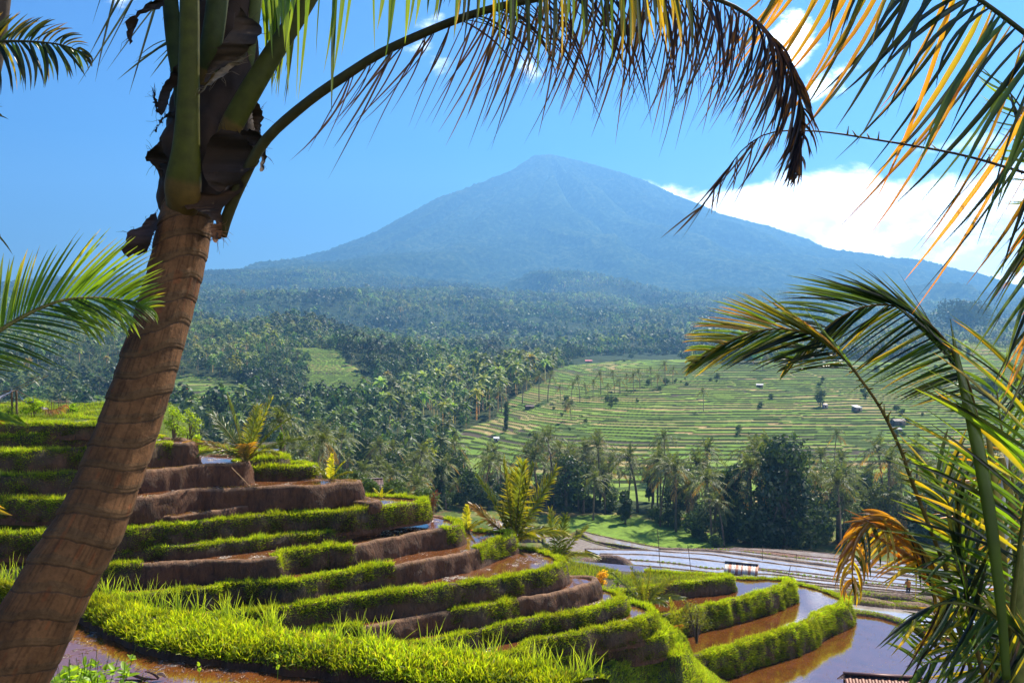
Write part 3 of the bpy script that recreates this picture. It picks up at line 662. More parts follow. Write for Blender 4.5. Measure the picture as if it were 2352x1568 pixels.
def offset_dirs(P):
    T = np.gradient(P[:, :2], axis=0); T = T/(np.linalg.norm(T, axis=1)[:, None]+1e-9)
    k = 9; T = np.stack([np.convolve(np.pad(T[:, i], k//2, 'edge'), np.ones(k)/k, 'valid') for i in (0, 1)], 1); T = norm(T)
    return np.stack([T[:, 1], -T[:, 0]], 1)                        # outward = right-hand side of the walk
LIP3 = {}
def build_level(key):
    L = LV[key]; d = L['d']; dn = DROP[PREV[key]]
    pts = np.array([PZ(u, v, d) for u, v in L['lip']]); leng = np.linalg.norm(np.diff(pts, axis=0), axis=1).sum()
    n = int(leng/.16); P = smooth_path(pts, n); LIP3[key] = P
    s = np.arange(n)*.16
    wob = .16*fbm(s/1.5, s*0+d*7, 3, 3)+.10*fbm(s/.5, s*0+d*3, 3, 5)
    O = offset_dirs(P); P[:, :2] += O*wob[:, None]; hgt = .09*fbm(s/.9, s*0+d, 4, 8)
    u = P[:, 0]/P[:, 1]*F+CU
    fade = np.arange(n) < n                                     # every part of the lip
    brown = np.zeros(n)
    ub = u+14*fbm(s/1.0, s*0+3, 3, 22)
    for a, b in L['brown']: brown = np.maximum(brown, ((ub > a) & (ub < b)).astype(float))
    brown = np.convolve(np.pad(brown, 4, 'edge'), np.ones(9)/9, 'valid')
    hw = dn-d
    rows = []; cols = []
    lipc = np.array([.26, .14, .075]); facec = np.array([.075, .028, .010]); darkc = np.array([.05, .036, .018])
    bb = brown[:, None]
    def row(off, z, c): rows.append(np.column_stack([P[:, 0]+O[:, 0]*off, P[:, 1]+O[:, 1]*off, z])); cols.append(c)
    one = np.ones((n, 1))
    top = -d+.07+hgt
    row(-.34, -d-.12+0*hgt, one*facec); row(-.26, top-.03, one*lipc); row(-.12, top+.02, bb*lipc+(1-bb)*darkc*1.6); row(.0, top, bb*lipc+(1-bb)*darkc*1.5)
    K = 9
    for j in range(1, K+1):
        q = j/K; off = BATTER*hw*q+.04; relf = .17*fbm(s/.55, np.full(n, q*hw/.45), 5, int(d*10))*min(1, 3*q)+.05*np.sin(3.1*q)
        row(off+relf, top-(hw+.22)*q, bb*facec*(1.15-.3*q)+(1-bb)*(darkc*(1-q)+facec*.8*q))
    V = np.stack(rows, 0).reshape(-1, 3); C = np.stack(cols, 0).reshape(-1, 3)
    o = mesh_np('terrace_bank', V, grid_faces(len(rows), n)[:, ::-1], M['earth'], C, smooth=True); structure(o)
    # level sheet behind the lip
    Q = P.copy(); Q[:, :2] -= O*.2; Q = Q[::4]
    a = Q[0].copy(); b = Q[-1].copy(); back = [np.array([b[0]-2, b[1]+.5, 0]), np.array([b[0]-5, b[1]+3, 0]), np.array([a[0], max(a[1], b[1])+6, 0])]
    poly = [Vector((p[0], p[1], 0)) for p in list(Q)+back]
    tri = tessellate_polygon([poly]); V = np.array([(p.x, p.y, -d) for p in poly])
    mat = M[L.get('sheet', 'mudwater')]; c = (.07, .06, .02)
    if L.get('rice'): mat = M['earth']
    o = mesh_np('paddy_water' if not L.get('rice') else 'field', V, np.array(tri), mat, c); structure(o)
    # grass on the lip and down the face
    area = leng*hw; den = 1150
    m = int(area*den*1.0); k = rng.integers(0, n-1, m); fr = rng.random(m)[:, None]
    base = P[k]*(1-fr)+P[k+1]*fr; o2 = O[k]; q = rng.random(m)**1.15
    gb = brown[k]; clump = fbm(s[k]/.5, q*hw*2.2, 3, 31+int(d*9))
    thr = rng.random(m)
    bottom = .60+.45*fbm(s[k]/2.0, 0*q+d, 2, 61)+ (.5 if L.get('low') or key in ('d', 'j', 'k', 'l', 'm', 't1', 't2') else 0.15)
    keep = (gb < .5) & (q < bottom+.15*rng.random(m)) & (thr < .85+clump)
    keep |= (gb >= .5) & (rng.random(m) < (.16 if L.get('dry') else .09)) & (q < .75) & (clump > -.1)
    base, o2, q, clump, gb = base[keep], o2[keep], q[keep], clump[keep], gb[keep]; m = len(q)
    R_ = base.copy(); off = BATTER*hw*q+.03; R_[:, :2] += o2*off[:, None]; R_[:, 2] = -d+.07-(hw+.05)*q
    nr = np.column_stack([o2*(.75+.4*q)[:, None], .75-1.1*q]); h = (.10+.16*rng.random(m)**1.6+.13*clump.clip(-.6, .8))*(1-.4*q)
    h *= 1-.5*(gb > .5)
    if L.get('low'): h = h*(1.25+.5*fbm(s[k][keep]/.9, q*2, 3, 95)+.5*rng.random(m)**3)
    dc = (1.0-.72*q)*(1+.35*clump)  # shade on the bank face painted into the blades, darker lower down
    pt = int(leng*(.36)*1500); k = rng.integers(0, n-1, pt); base = P[k]; off = -rng.random(pt)*.34; o3 = O[k]; gb2 = brown[k]
    keep = (gb2 < .5) | (rng.random(pt) < (.16 if L.get('dry') else .03)); base, off, o3, k2 = base[keep], off[keep], o3[keep], k[keep]
    R2_ = base.copy(); R2_[:, :2] += o3*off[:, None]+rng.normal(0, .05, (len(off), 2)); R2_[:, 2] = -d+.05
    h2 = (.14+.16*rng.random(len(off))**2)*(1+1.0*fbm(s[k2]/.6, 0*off, 3, 77)); nr2 = np.column_stack([rng.normal(0, .2, (len(off), 2)), np.ones(len(off))])
    dry = np.concatenate([gb > .5, gb2[keep] > .5])
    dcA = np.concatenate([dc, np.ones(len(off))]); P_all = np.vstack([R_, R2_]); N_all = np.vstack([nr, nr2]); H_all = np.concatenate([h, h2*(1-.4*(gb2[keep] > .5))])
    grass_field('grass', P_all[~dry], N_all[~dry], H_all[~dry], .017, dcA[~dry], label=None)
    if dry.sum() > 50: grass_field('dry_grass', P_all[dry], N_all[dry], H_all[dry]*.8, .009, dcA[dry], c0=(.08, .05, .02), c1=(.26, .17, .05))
    if L.get('rice'):                                             # young rice standing on the sheet
        lo, hi = V.min(0), V.max(0); m = 26000; xy = np.column_stack([rng.uniform(lo[0], hi[0], m), rng.uniform(P[:, 1].min(), min(hi[1], P[:, 1].max()+3), m)])
        ok = inpoly(xy[:, 0], xy[:, 1], [(p.x, p.y) for p in poly]); xy = xy[ok]; patch = fbm(xy[:, 0]/1.5, xy[:, 1]/1.5, 3, 9); xy = xy[patch > -.25]
        grass_field('young_rice', np.column_stack([xy, np.full(len(xy), -d)]), np.tile([0, 0, 1.], (len(xy), 1)), rng.uniform(.2, .38, len(xy)), .014, np.ones(len(xy)), c1=(.26, .34, .03), label='young green rice standing on a small terrace field')
for key in LV: build_level(key)

# ground behind the top-left lip, rising gently
def top_z(x, y):
    rdg = np.interp(y, [38, 42, 46, 58], [-18.4, -19.2, -19.6, -20.5])
    return -3.90+.25*np.clip((y-40)/10, 0, 1)+.12*fbm(x/2, y/2, 3, 4)*np.clip((y-39.5)/2, 0, 1)-5.0*np.clip(x-rdg, 0, 1.6)-1.0*np.clip(x-rdg-1.6, 0, 5)-.5*np.clip(y-50, 0, 9)
def top_field():
    X, Y = np.meshgrid(np.linspace(-38, -11, 110), np.linspace(39.4, 60, 70)); Z = top_z(X, Y)
    o = mesh_np('field', np.stack([X, Y, Z], -1).reshape(-1, 3), grid_faces(*X.shape), M['ground'], (.09, .12, .025), smooth=True); structure(o)
    m = 60000; x = rng.uniform(-32, -14, m); y = 39.25+rng.random(m)**1.3*14; z = top_z(x, y)
    cl = fbm(x/1.2, y/1.2, 3, 19); h = np.clip(.18+.3*cl, .06, .5); ok = (cl > -.35)
    grass_field('grass', np.column_stack([x, y, z])[ok], np.tile([0, 0, 1.], (ok.sum(), 1)), h[ok], .014, np.ones(ok.sum()), c1=(.30, .42, .03))
top_field()

# sloping earth cone under the nose of the spur, so that the lower banks stand on ground
def spur_skirt():
    Pm = LIP3['m'][::6]; O = offset_dirs(LIP3['m'])[::6]; rows = []
    for off, z in ((.2, -15.25), (.7, -16.4), (1.4, -17.2), (2.6, -18.2), (5, -19.6), (9, -21.5)):
        rows.append(np.column_stack([Pm[:, 0]+O[:, 0]*off, Pm[:, 1]+O[:, 1]*off, z+.2*fbm(Pm[:, 0]+off, Pm[:, 1], 3, 7)]))
    G = np.stack(rows); o = mesh_np('slope', G.reshape(-1, 3), grid_faces(len(rows), len(Pm))[:, ::-1], M['earth'], (.06, .06, .02), smooth=True); structure(o)
    m = 60000; a = rng.random(m)*(len(rows)-1.001); b = rng.random(m)*(len(Pm)-1.001); i, j = a.astype(int), b.astype(int); fa, fb = (a-i)[:, None], (b-j)[:, None]
    Q = G[i, j]*(1-fa)*(1-fb)+G[i+1, j]*fa*(1-fb)+G[i, j+1]*(1-fa)*fb+G[i+1, j+1]*fa*fb
    cl = fbm(Q[:, 0]/.8, Q[:, 1]/.8+Q[:, 2], 3, 9)
    grass_field('grass', Q, np.column_stack([O[j]*.4, np.ones(m)*.8]), .2+.16*cl.clip(-.6, 1), .016, np.ones(m), c1=(.33, .45, .025))
spur_skirt()

# ------------------------------------------------------------ big flooded paddy and the steps beyond it
def tube_dike(pts, w, h, name='dike', grassy=.0, c=(.17, .11, .08), gl=.16, closed=False, wall=0.0):
    """low earth bund with a rounded top following pts (3-D, on the water level); wall = extra drop on the far side"""
    pts = np.asarray(pts, float); L = np.linalg.norm(np.diff(pts, axis=0), axis=1).sum(); st = .3 if pts[:, 1].mean() < 75 else .6
    n = max(6, int(L/st)); P = smooth_path(pts, n); s = np.arange(n)*st
    T = np.gradient(P[:, :2], axis=0); T = norm(T); O = np.stack([-T[:, 1], T[:, 0]], 1)
    P[:, :2] += O*(.12*fbm(s/2.2, s*0+pts[0, 0], 3, 5))[:, None]
    hh = h*(1+.5*fbm(s/.9, s*0+pts[0, 0], 3, 6)); rows = []
    for o_, z in ((-.62, -.25), (-.5, .35), (-.25, .92), (.1, 1.0), (.42, .6), (.6, -.2-wall/h)):
        rows.append(np.column_stack([P[:, 0]+O[:, 0]*o_*w, P[:, 1]+O[:, 1]*o_*w, P[:, 2]+hh*z]))
    G = np.stack(rows); o = mesh_np(name, G.reshape(-1, 3), grid_faces(len(rows), n), M['earth'], c, smooth=True); structure(o)
    if grassy:
        m = int(L*w*1500*grassy/(1 if P[:, 1].mean() < 75 else 3)); k = rng.integers(0, n, m); o_ = rng.uniform(-.5, .5, m)*w
        Q = P[k].copy(); Q[:, :2] += O[k]*o_[:, None]+rng.normal(0, .1, (m, 2)); Q[:, 2] += h*.85*(1-np.abs(o_/w)*.9)
        cl = fbm(Q[:, 0]/1.0, Q[:, 1]/1.0, 3, 3); ok = cl > -.6+ .5*(1-grassy)
        far = P[:, 1].mean() > 75
        grass_field('grass', Q[ok], np.tile([0, 0, 1.], (ok.sum(), 1)), (gl*(1+.5*cl))[ok], .014 if not far else .035, np.ones(ok.sum()), c1=(.27, .40, .025))
    return P
def sheet(poly, d, mat='farwater', name='paddy_water'):
    P = [Vector((*PZ(u, v, d)[:2], 0)) for u, v in poly]; tri = tessellate_polygon([P]); o = mesh_np(name, [(p.x, p.y, -d) for p in P], np.array(tri), M[mat]); return structure(o)
# paddy right of the long curved bund
d3 = 18.6
sheet([Z3(*p) for p in ((-300, 1640), (200, 1500), (460, 1340), (800, 1250), (1050, 1180), (1180, 1100), (1400, 1130), (1560, 1180), (1880, 1268), (2500, 1380), (3400, 1520), (3600, 2300), (300, 2400), (-400, 1900))], d3, 'water')
tube_dike([PZ(*Z3(x, y), d3) for x, y in ((1150, 1085), (1200, 1098), (1400, 1128), (1560, 1178), (1700, 1218), (1880, 1268), (2200, 1330), (2700, 1420), (3300, 1500))], .55, .25, grassy=.8, gl=.13)

def seedlings(name, us, vs, d, n, h, label):
    P = np.array([PZ(*Z3(x, y), d) for x, y in zip(rng.uniform(*us, n), rng.uniform(*vs, n))]); cl = fbm(P[:, 0]/1.5, P[:, 1]/1.5, 3, 3); P = P[cl > -.2]; n = len(P)
    grass_field(name, P, np.tile([0, 0, 1.], (n, 1)), rng.uniform(.4, 1, n)*h, .012, np.ones(n), c0=(.05, .05, .02), c1=(.16, .17, .04), label=label)
seedlings('rice_stubble', (1000, 2400), (1180, 1600), 18.62, 1500, .12, 'sparse stubble and seedlings poking out of the big flooded paddy')
def ground_at(u, v, lo=60, hi=3000):
    Ds = np.exp(np.linspace(math.log(lo), math.log(hi), 1500)); x = (u-CU)/F*Ds; z = relief(x, Ds); vv = CV-z/Ds*F
    i = np.where(vv <= v)[0]; D = Ds[i[0]] if len(i) else 300.; x = (u-CU)/F*D; return np.array([x, D, zrel(x, D)])
# ------------------------------------------------------------ near grassy bank, near pond
def near_bank():
    foot = np.array([PZ(*Z1(x, y), 5.02) for x, y in ((-700, 930), (-200, 985), (0, 1040), (200, 1075), (430, 1130), (540, 1175), (640, 1230), (760, 1290), (900, 1350), (1060, 1400), (1250, 1440), (1500, 1470), (1750, 1500), (2000, 1530), (2350, 1580), (2900, 1670), (3600, 1800))])
    far = np.array([PZ(*Z1(x, y), 4.72) for x, y in ((-700, 905), (-200, 920), (0, 930), (200, 940), (430, 965), (560, 985), (680, 1005), (800, 1035), (930, 1075), (1100, 1105), (1300, 1130), (1550, 1165), (1850, 1215), (2200, 1265))]+[PZ(*Z2(x, y), 4.78) for x, y in ((100, 1290), (400, 1345), (800, 1400), (1300, 1465), (1900, 1560))])
    n = 220; Fp = smooth_path(foot, n); Gp = smooth_path(far, n)
    Wd = Gp-Fp; Wd[:, 2] = 0; rows = []; s = np.linspace(0, 30, n)
    w1 = fbm(s/.6, s*0, 3, 3)
    for q, z in ((-.12, -5.12), (.0, -5.02), (.02, -4.93), (.06, -4.84), (.16, -4.78), (.35, -4.70), (.6, -4.68), (.85, -4.70), (1.0, -4.76), (1.35, -5.4), (1.9, -7.0), (3.2, -10.5), (5.5, -15.5)):
        P = Fp+Wd*(q+.05*w1*(q < .2))[:, None] if np.ndim(q) else Fp+Wd*q
        P = P.copy(); P[:, :2] += (w1*.07)[:, None]*(1 if q < .3 else 0)
        P[:, 2] = z+.05*fbm(P[:, 0]/.7, P[:, 1]/.7, 3, 6)*(1 if q > .03 else .3); rows.append(P)
    G = np.stack(rows); C = np.empty(G.shape); C[:] = (.06, .055, .02); C[:4] = (.05, .028, .018)
    o = mesh_np('bank', G.reshape(-1, 3), grid_faces(len(rows), n), M['earth'], C.reshape(-1, 3), smooth=True); structure(o)
    qs = np.array([-.12, 0, .02, .06, .16, .35, .6, .85, 1.0, 1.35, 1.9, 3.2, 5.5])
    def at_(a, b):
        i, j = a.astype(int), b.astype(int); fa, fb = (a-i)[:, None], (b-j)[:, None]
        return G[i, j]*(1-fa)*(1-fb)+G[i+1, j]*fa*(1-fb)+G[i, j+1]*(1-fa)*fb+G[i+1, j+1]*fa*fb
    m = 120000; q = rng.uniform(.03, 1.5, m); a = np.interp(q, qs, np.arange(len(qs))); b = rng.random(m)*(n-1.01); P = at_(a, b)
    cl = fbm(P[:, 0]/.5, P[:, 1]/.5, 4, 5); cl2 = fbm(P[:, 0]/1.6, P[:, 1]/1.6, 2, 15)
    ok = (cl > -.55)
    h = np.clip(.05+.10*cl+.04*cl2+.18*rng.random(m)**3.5, .025, .32)*np.interp(q, [0, .1, .3], [.7, .9, 1])
    N = np.column_stack([rng.normal(0, .15, m), np.interp(q, [0, .12, 1.1, 1.4], [-.7, -.2, .1, .5]), np.ones(m)])
    grass_field('grass', P[ok], N[ok], h[ok], .0095, (1+.3*cl2+.25*cl)[ok], near=True, lean=.45, c0=(.06, .11, .01), c1=(.40, .50, .02))
    # broadleaf herbs on the front lip
    m = 16000; q = rng.uniform(.02, .45, m); a = np.interp(q, qs, np.arange(len(qs))); b = rng.random(m)*(n-1.01); P = at_(a, b); P[:, 2] += rng.random(m)*.07
    cl = fbm(P[:, 0]/.4, P[:, 1]/.4, 3, 25); P = P[cl > 0]; m = len(P)
    nn = norm(rng.normal(0, .5, (m, 3))+np.array([0, -.2, .8])); a_ = norm(np.cross(nn, rng.normal(0, 1, (m, 3)))); b_ = np.cross(nn, a_); s_ = .016*(.6+.8*rng.random((m, 1)))
    V = np.stack([P-a_*s_, P-b_*s_*.6, P+a_*s_, P+b_*s_*.6], 1).reshape(-1, 3)
    o = mesh_np('creeping_leaves', V, np.arange(m*4).reshape(-1, 4), M['grass'], np.repeat(np.clip(np.array([.13, .22, .02])*(1+rng.normal(0, .3, (m, 1))), 0, 1), 4, axis=0)); tag(o, 'small creeping herb leaves along the pond edge of the grassy bank', kind='stuff')
    # tall blades in tufts
    Pb = []; 
    for (x, y, r, k) in ((720, 1010, 60, 26), (830, 1040, 40, 12), (960, 1060, 70, 34), (1080, 1085, 60, 20), (1210, 1110, 50, 26), (1340, 1135, 40, 14), (1500, 1150, 60, 26), (1560, 1160, 60, 26), (1640, 1180, 40, 12), (1800, 1210, 50, 36), (1860, 1220, 30, 22), (2300, 1290, 60, 16), (2450, 1300, 80, 22), (2560, 1340, 50, 16), (2900, 1390, 80, 26), (3080, 1420, 80, 22), (3300, 1440, 80, 30), (3600, 1480, 120, 34), (3900, 1540, 100, 30), (100, 900, 80, 20), (20, 900, 50, 16)):
        for _ in range(k): Pb.append(PZ(*Z1(x+rng.normal(0, r*.5), y+rng.normal(0, 14)), 4.74))
    Pb = np.array(Pb); m = len(Pb); d = norm(rng.normal(0, .32, (m, 3))+np.array([0, 0, 1.])); L = rng.uniform(.22, .62, m)
    V, Fq, C = blades(Pb, d*L[:, None], np.column_stack([rng.normal(0, .03, (m, 2)), np.full(m, .05)]), rng.uniform(.009, .016, m), norm(np.column_stack([rng.normal(0, .6, m), -np.ones(m), rng.normal(0, .3, m)])), np.tile([.12, .2, .015], (m, 1)), np.tile([.42, .50, .05], (m, 1)), S=5)
    o = mesh_np('tall_grass', V, Fq, M['grass'], C); tag(o, 'tall thin grass blades rising from the near bank', kind='stuff')
    # pond sheet
    poly = [tuple(p[:2]) for p in Fp[::5]]+[(30, 6), (-30, 6)]
    # near shore sits a little above the water
    P = [Vector((x, y, 0)) for x, y in poly]; tri = tessellate_polygon([P]); o = mesh_np('pond_water', [(p.x, p.y, -5.0) for p in P], np.array(tri), M['pond']); structure(o)
M['pond'] = water_mat('pond_water', (.12, .040, .010), .0025, .04, 2.2)
near_bank()

def near_ground():
    X, Y = np.meshgrid(np.linspace(-16, 16, 90), np.linspace(-8, 11.2, 60)); Z = -4.62+.12*fbm(X/1.5, Y/1.5, 3, 5)-.55*np.clip((Y-10.2), 0, 1)+.5*np.clip((-3-X)/6, 0, 1)*np.clip((9-Y)/4, 0, 1)
    o = mesh_np('ground', np.stack([X, Y, Z], -1).reshape(-1, 3), grid_faces(*X.shape), M['earth'], (.06, .06, .025), smooth=True); structure(o)
    # weeds with broad leaves at the pond's near edge
    def weed(px, D, top, seed, label):
        rs = np.random.default_rng(seed); mb = MB(); u, v = px; base = np.array([(u-CU)/F*D, D, -4.6]); tz = (CV-v)/F*D; H = tz+4.6
        for k in range(top):
            a = rs.random()*6.28; r = rs.uniform(.05, .5); tipp = base+np.array([r*math.cos(a), r*math.sin(a)*.6, H*rs.uniform(.82, 1.0)])
            st = smooth_path([base+rs.normal(0, .05, 3)*[1, 1, 0], (base+tipp)/2+rs.normal(0, .05, 3), tipp], 10); mb.tube(st, np.linspace(.006, .003, 10), 4, (.08, .12, .02), cap=False)
            nl = 34; t = rs.uniform(.35, 1, nl); P = np.array([st[int(q*9)] for q in t])+rs.normal(0, .01, (nl, 3)); an = rs.random(nl)*6.28
            tip = np.column_stack([np.cos(an), np.sin(an), rs.uniform(-.1, .7, nl)])*rs.uniform(.06, .12, (nl, 1)); bend = np.column_stack([np.zeros(nl), np.zeros(nl), np.full(nl, .012)])
            V, Fq, C = blades(P, tip, bend, rs.uniform(.035, .065, nl), norm(np.column_stack([rs.normal(0, .3, (nl, 2)), np.ones(nl)])), np.tile([.22, .36, .02], (nl, 1)), np.tile([.30, .42, .03], (nl, 1)), S=4, fold=.15); mb.add(V, Fq, C)
        o = mb.build('weed_plant', M['grass'], off=base); o.location = Vector(base); tag(o, label, 'plant')
        o['group'] = 'leafy weeds at the pond edge'
    for i, (u, v, D, k, lb) in enumerate(((175, 1502, 8.4, 16, 'bright green weed right beside the ringed palm trunk'), (205, 1492, 8.8, 13, 'tallest bright green weed at the pond edge'), (140, 1535, 8.0, 18, 'low bright green weed at the foot of the ringed trunk'), (240, 1518, 8.6, 14, 'bright green weed between the tallest weed and the floating log'), (270, 1545, 8.5, 12, 'bright green weed nearest the floating dark log'), (195, 1540, 8.1, 18, 'dense bright green weed low at the picture bottom'))):
        weed((u, v), D, k, 70+i, lb)
near_ground()

# ------------------------------------------------------------ flooded steps beyond, falling away to the valley floor
def band(near, far, d, mat='farwater', w=.45, h=.16, wall=1.2, dike=True, grassy=0):
    sheet([Z3(x, y+6) for x, y in near]+[Z3(*p) for p in far[::-1]], d, mat)
    if dike: tube_dike([PZ(*Z3(*p), d) for p in far], w, h, grassy=grassy, wall=wall)
A_ = [(1010, 1015), (1200, 1022), (1400, 1045), (1600, 1062), (1900, 1092), (2350, 1135), (3400, 1260)]
sheet([Z3(*p) for p in ((1130, 1095), (1180, 1098), (1400, 1128), (1560, 1178), (1880, 1268), (2500, 1380), (3400, 1520))]+[Z3(*p) for p in A_[::-1]], 18.9, 'farwater')
tube_dike([PZ(*Z3(*p), 18.9) for p in A_], 1.1, .35, grassy=.5, wall=2, c=(.20, .12, .07))
tube_dike([PZ(*Z3(*p), 20.0) for p in ((980, 985), (1100, 975), (1300, 985), (1500, 1003), (1800, 1035), (2300, 1080), (3300, 1190))], .9, .4, grassy=.25, wall=1.5)
sheet([Z3(*p) for p in ((940, 1000), (1100, 1000), (1500, 1035), (2300, 1110), (3300, 1225), (3300, 1190), (2300, 1080), (1500, 1003), (1300, 985), (1100, 975), (980, 985))], 20.0, 'mudwater')
LN = [[(620, 888), (800, 905), (1010, 955), (1200, 962), (1500, 992), (1700, 1012), (2100, 1045), (3200, 1150)],
      [(560, 868), (760, 885), (950, 915), (1200, 938), (1500, 964), (1800, 996), (2350, 1045), (3200, 1120)],
      [(-400, 800), (-100, 820), (150, 835), (330, 850), (540, 858), (700, 872), (1000, 902), (1300, 932), (1700, 968), (2200, 1018), (3200, 1100)],
      [(-400, 765), (-100, 790), (0, 800), (250, 826), (420, 838), (620, 836), (900, 868), (1300, 912), (1700, 950), (2200, 998), (3200, 1078)],
      [(-400, 735), (-150, 752), (50, 772), (250, 800), (380, 800), (560, 806), (900, 852), (1300, 898), (1700, 938), (2200, 986), (3200, 1060)],
      [(-500, 700), (-200, 706), (0, 722), (250, 745), (420, 770), (540, 792), (900, 830), (1300, 878), (1700, 920), (2200, 965), (3200, 1035)],
      [(-600, 668), (-200, 676), (0, 690), (240, 706), (500, 742), (700, 768), (900, 792), (1300, 848), (1700, 890), (2200, 940), (3200, 1010)],
      [(-100, 668), (200, 678), (420, 700), (700, 738), (1000, 776), (1300, 815), (1700, 862), (2200, 910), (3200, 985)],
      [(150, 662), (420, 680), (700, 712), (1000, 748), (1300, 785), (1700, 835), (2200, 885), (3200, 960)],
      [(300, 662), (600, 680), (900, 715), (1200, 745), (1500, 785), (1900, 835), (2300, 870), (3200, 930)],
      [(400, 660), (700, 672), (1000, 695), (1300, 735), (1700, 790), (2200, 845), (3200, 900)]]
DD = [21.2, 22.2, 23.0, 23.9, 24.8, 26.2, 28.2, 30.0, 31.8, 33.6, 35.4]
for i in range(1, len(LN)):
    band(LN[i-1], LN[i], DD[i], 'farwater' if i != 9 else 'farwater2', w=.28 if i != 7 else .7, h=.10 if i != 7 else .25, grassy=.0 if i not in (4, 8) else .4)
# left arm: flooded fields beyond the nose of the spur
def patch(poly, d, mat='farwater', w=.5, h=.18, grassy=.3, z=Z2):
    q = max((z(*p) for p in poly), key=lambda p: p[1]); g = ground_at(q[0], q[1]); d = -g[2]-.25
    sheet([z(*p) for p in poly], d, mat); tube_dike([PZ(*z(*p), d) for p in poly+[poly[0]]], w, h, grassy=grassy, wall=1)
patch([(700, 505), (840, 425), (1010, 440), (1190, 478), (1420, 520), (1460, 590), (1200, 600), (1020, 560)], 29.5, 'farwater')
patch([(560, 330), (640, 350), (800, 372), (950, 392), (1150, 425), (1380, 455), (1380, 470), (1140, 442), (940, 410), (780, 388), (600, 362)], 36, 'farwater')
patch([(1460, 590), (1640, 585), (1720, 600), (1850, 640), (2100, 700), (2200, 740), (2050, 735), (1850, 700), (1660, 690), (1500, 640)], 26.5, 'farwater')
patch([(1690, 540), (1850, 580), (2080, 628), (2400, 690), (2420, 712), (2150, 672), (1960, 640), (1800, 612)], 29.0, 'farwater')
# small mud-walled pool
tube_dike([PZ(*Z2(*p), 18.0) for p in ((1640, 812), (1740, 775), (1830, 752), (1930, 760), (2030, 788), (2062, 820), (2040, 850), (1960, 862))], .8, .5, grassy=.1, c=(.16, .10, .075), wall=.6)
sheet([Z2(*p) for p in ((1640, 815), (1740, 778), (1830, 755), (1930, 763), (2030, 790), (2062, 820), (2040, 850), (1960, 862), (1800, 850))], 17.95, 'farwater')
# ------------------------------------------------------------ palms close to the eye
def off3(du, dv, D, dd=0.): return np.array([du/F*D, dd, -dv/F*D])
GREEN = ((.035, .085, .012), (.10, .15, .015)); DARK = ((.010, .022, .008), (.03, .035, .01)); ORANGE = ((.50, .30, .02), (.55, .20, .015)); LIME = ((.09, .19, .012), (.18, .25, .02)); DEAD = ((.030, .018, .010), (.045, .022, .010)); YEL = ((.34, .33, .02), (.42, .26, .02))
def near_frond(parent, rach, sides, r0=.012, r1=.003, stalk=(.10, .10, .02), label=None, teeth=0):
    """rach: (u,v,D) list. sides: dicts with n, t range, tips [(t,du,dv,dD)], bend (du,dv), w (m), cols [(weight,(c0,c1))], norm"""
    pts = np.array([P3(*p) for p in rach]); K = 160; Rr = smooth_path(pts, K); mb = MB()
    for S in sides:
        n = S['n']; t = np.linspace(S['t'][0], S['t'][1], n)+rng.normal(0, .25/n, n); t = np.clip(t, 0, 1)
        if S.get('skip'): t = t[rng.random(n) > S['skip']]; n = len(t)
        k = t*(K-1); i = np.clip(k.astype(int), 0, K-2); a = (k-i)[:, None]; P = Rr[i]*(1-a)+Rr[i+1]*a
        tp = np.array(S['tips'], float); du = np.interp(t, tp[:, 0], tp[:, 1]); dv = np.interp(t, tp[:, 0], tp[:, 2]); dd = np.interp(t, tp[:, 0], tp[:, 3]) if tp.shape[1] > 3 else 0*t
        sc = 1+rng.normal(0, S.get('var', .06), n); rot = rng.normal(0, S.get('ang', .04), n)
        du, dv = (du*np.cos(rot)-dv*np.sin(rot))*sc, (du*np.sin(rot)+dv*np.cos(rot))*sc
        D = P[:, 1]; tip = np.column_stack([du/F*D, dd+rng.normal(0, .04, n), -dv/F*D])
        # keep the tip's apparent offset while it moves in depth
        tip[:, 0] += P[:, 0]/D*tip[:, 1]; tip[:, 2] += P[:, 2]/D*tip[:, 1]
        bu, bv = S.get('bend', (0, 0)); jb = S.get('jb', 6); bend = np.column_stack([(bu+rng.normal(0, jb, n))/F*D, rng.normal(0, .01, n), -(bv+rng.normal(0, jb, n))/F*D])
        N = norm(np.array(S.get('norm', (0, -1, .35)))+rng.normal(0, S.get('tw', .45), (n, 3)))
        w = S.get('w', .022)*(1+rng.normal(0, .18, n)).clip(.4, 1.6)
        ww = np.array([c[0] for c in S['cols']]); pick = rng.choice(len(ww), n, p=ww/ww.sum()); g = 1+rng.normal(0, .18, (n, 1))
        c0 = np.array([S['cols'][q][1][0] for q in pick])*g; c1 = np.array([S['cols'][q][1][1] for q in pick])*g
        V, Fq, C = blades(P, tip, bend, w, N, np.clip(c0, 0, 1), np.clip(c1, 0, 1), S=7, fold=.28); mb.add(V, Fq, C)
    if parent is None: return
    o = mb.build('frond', M['leaf'], parent, off=parent.location)
    if label: o['label'] = label
    mr = MB(); rr = Rr[::3]; mr.tube(rr, np.linspace(r0, r1, len(rr)), 10, stalk, jit=.06)
    if teeth:
        for q in np.linspace(teeth[0], teeth[1], teeth[2]):
            p = Rr[int(q*(K-1))]; d = norm(rng.normal(0, 1, 3)); mr.tube([p, p+d*r0*2.6+np.array([0, 0, r0])], [r0*.45, r0*.12], 5, (.20, .15, .03))
    s_ = mr.build('leaf_stalk', M['stalk'], o, smooth=True, off=parent.location)
    return o
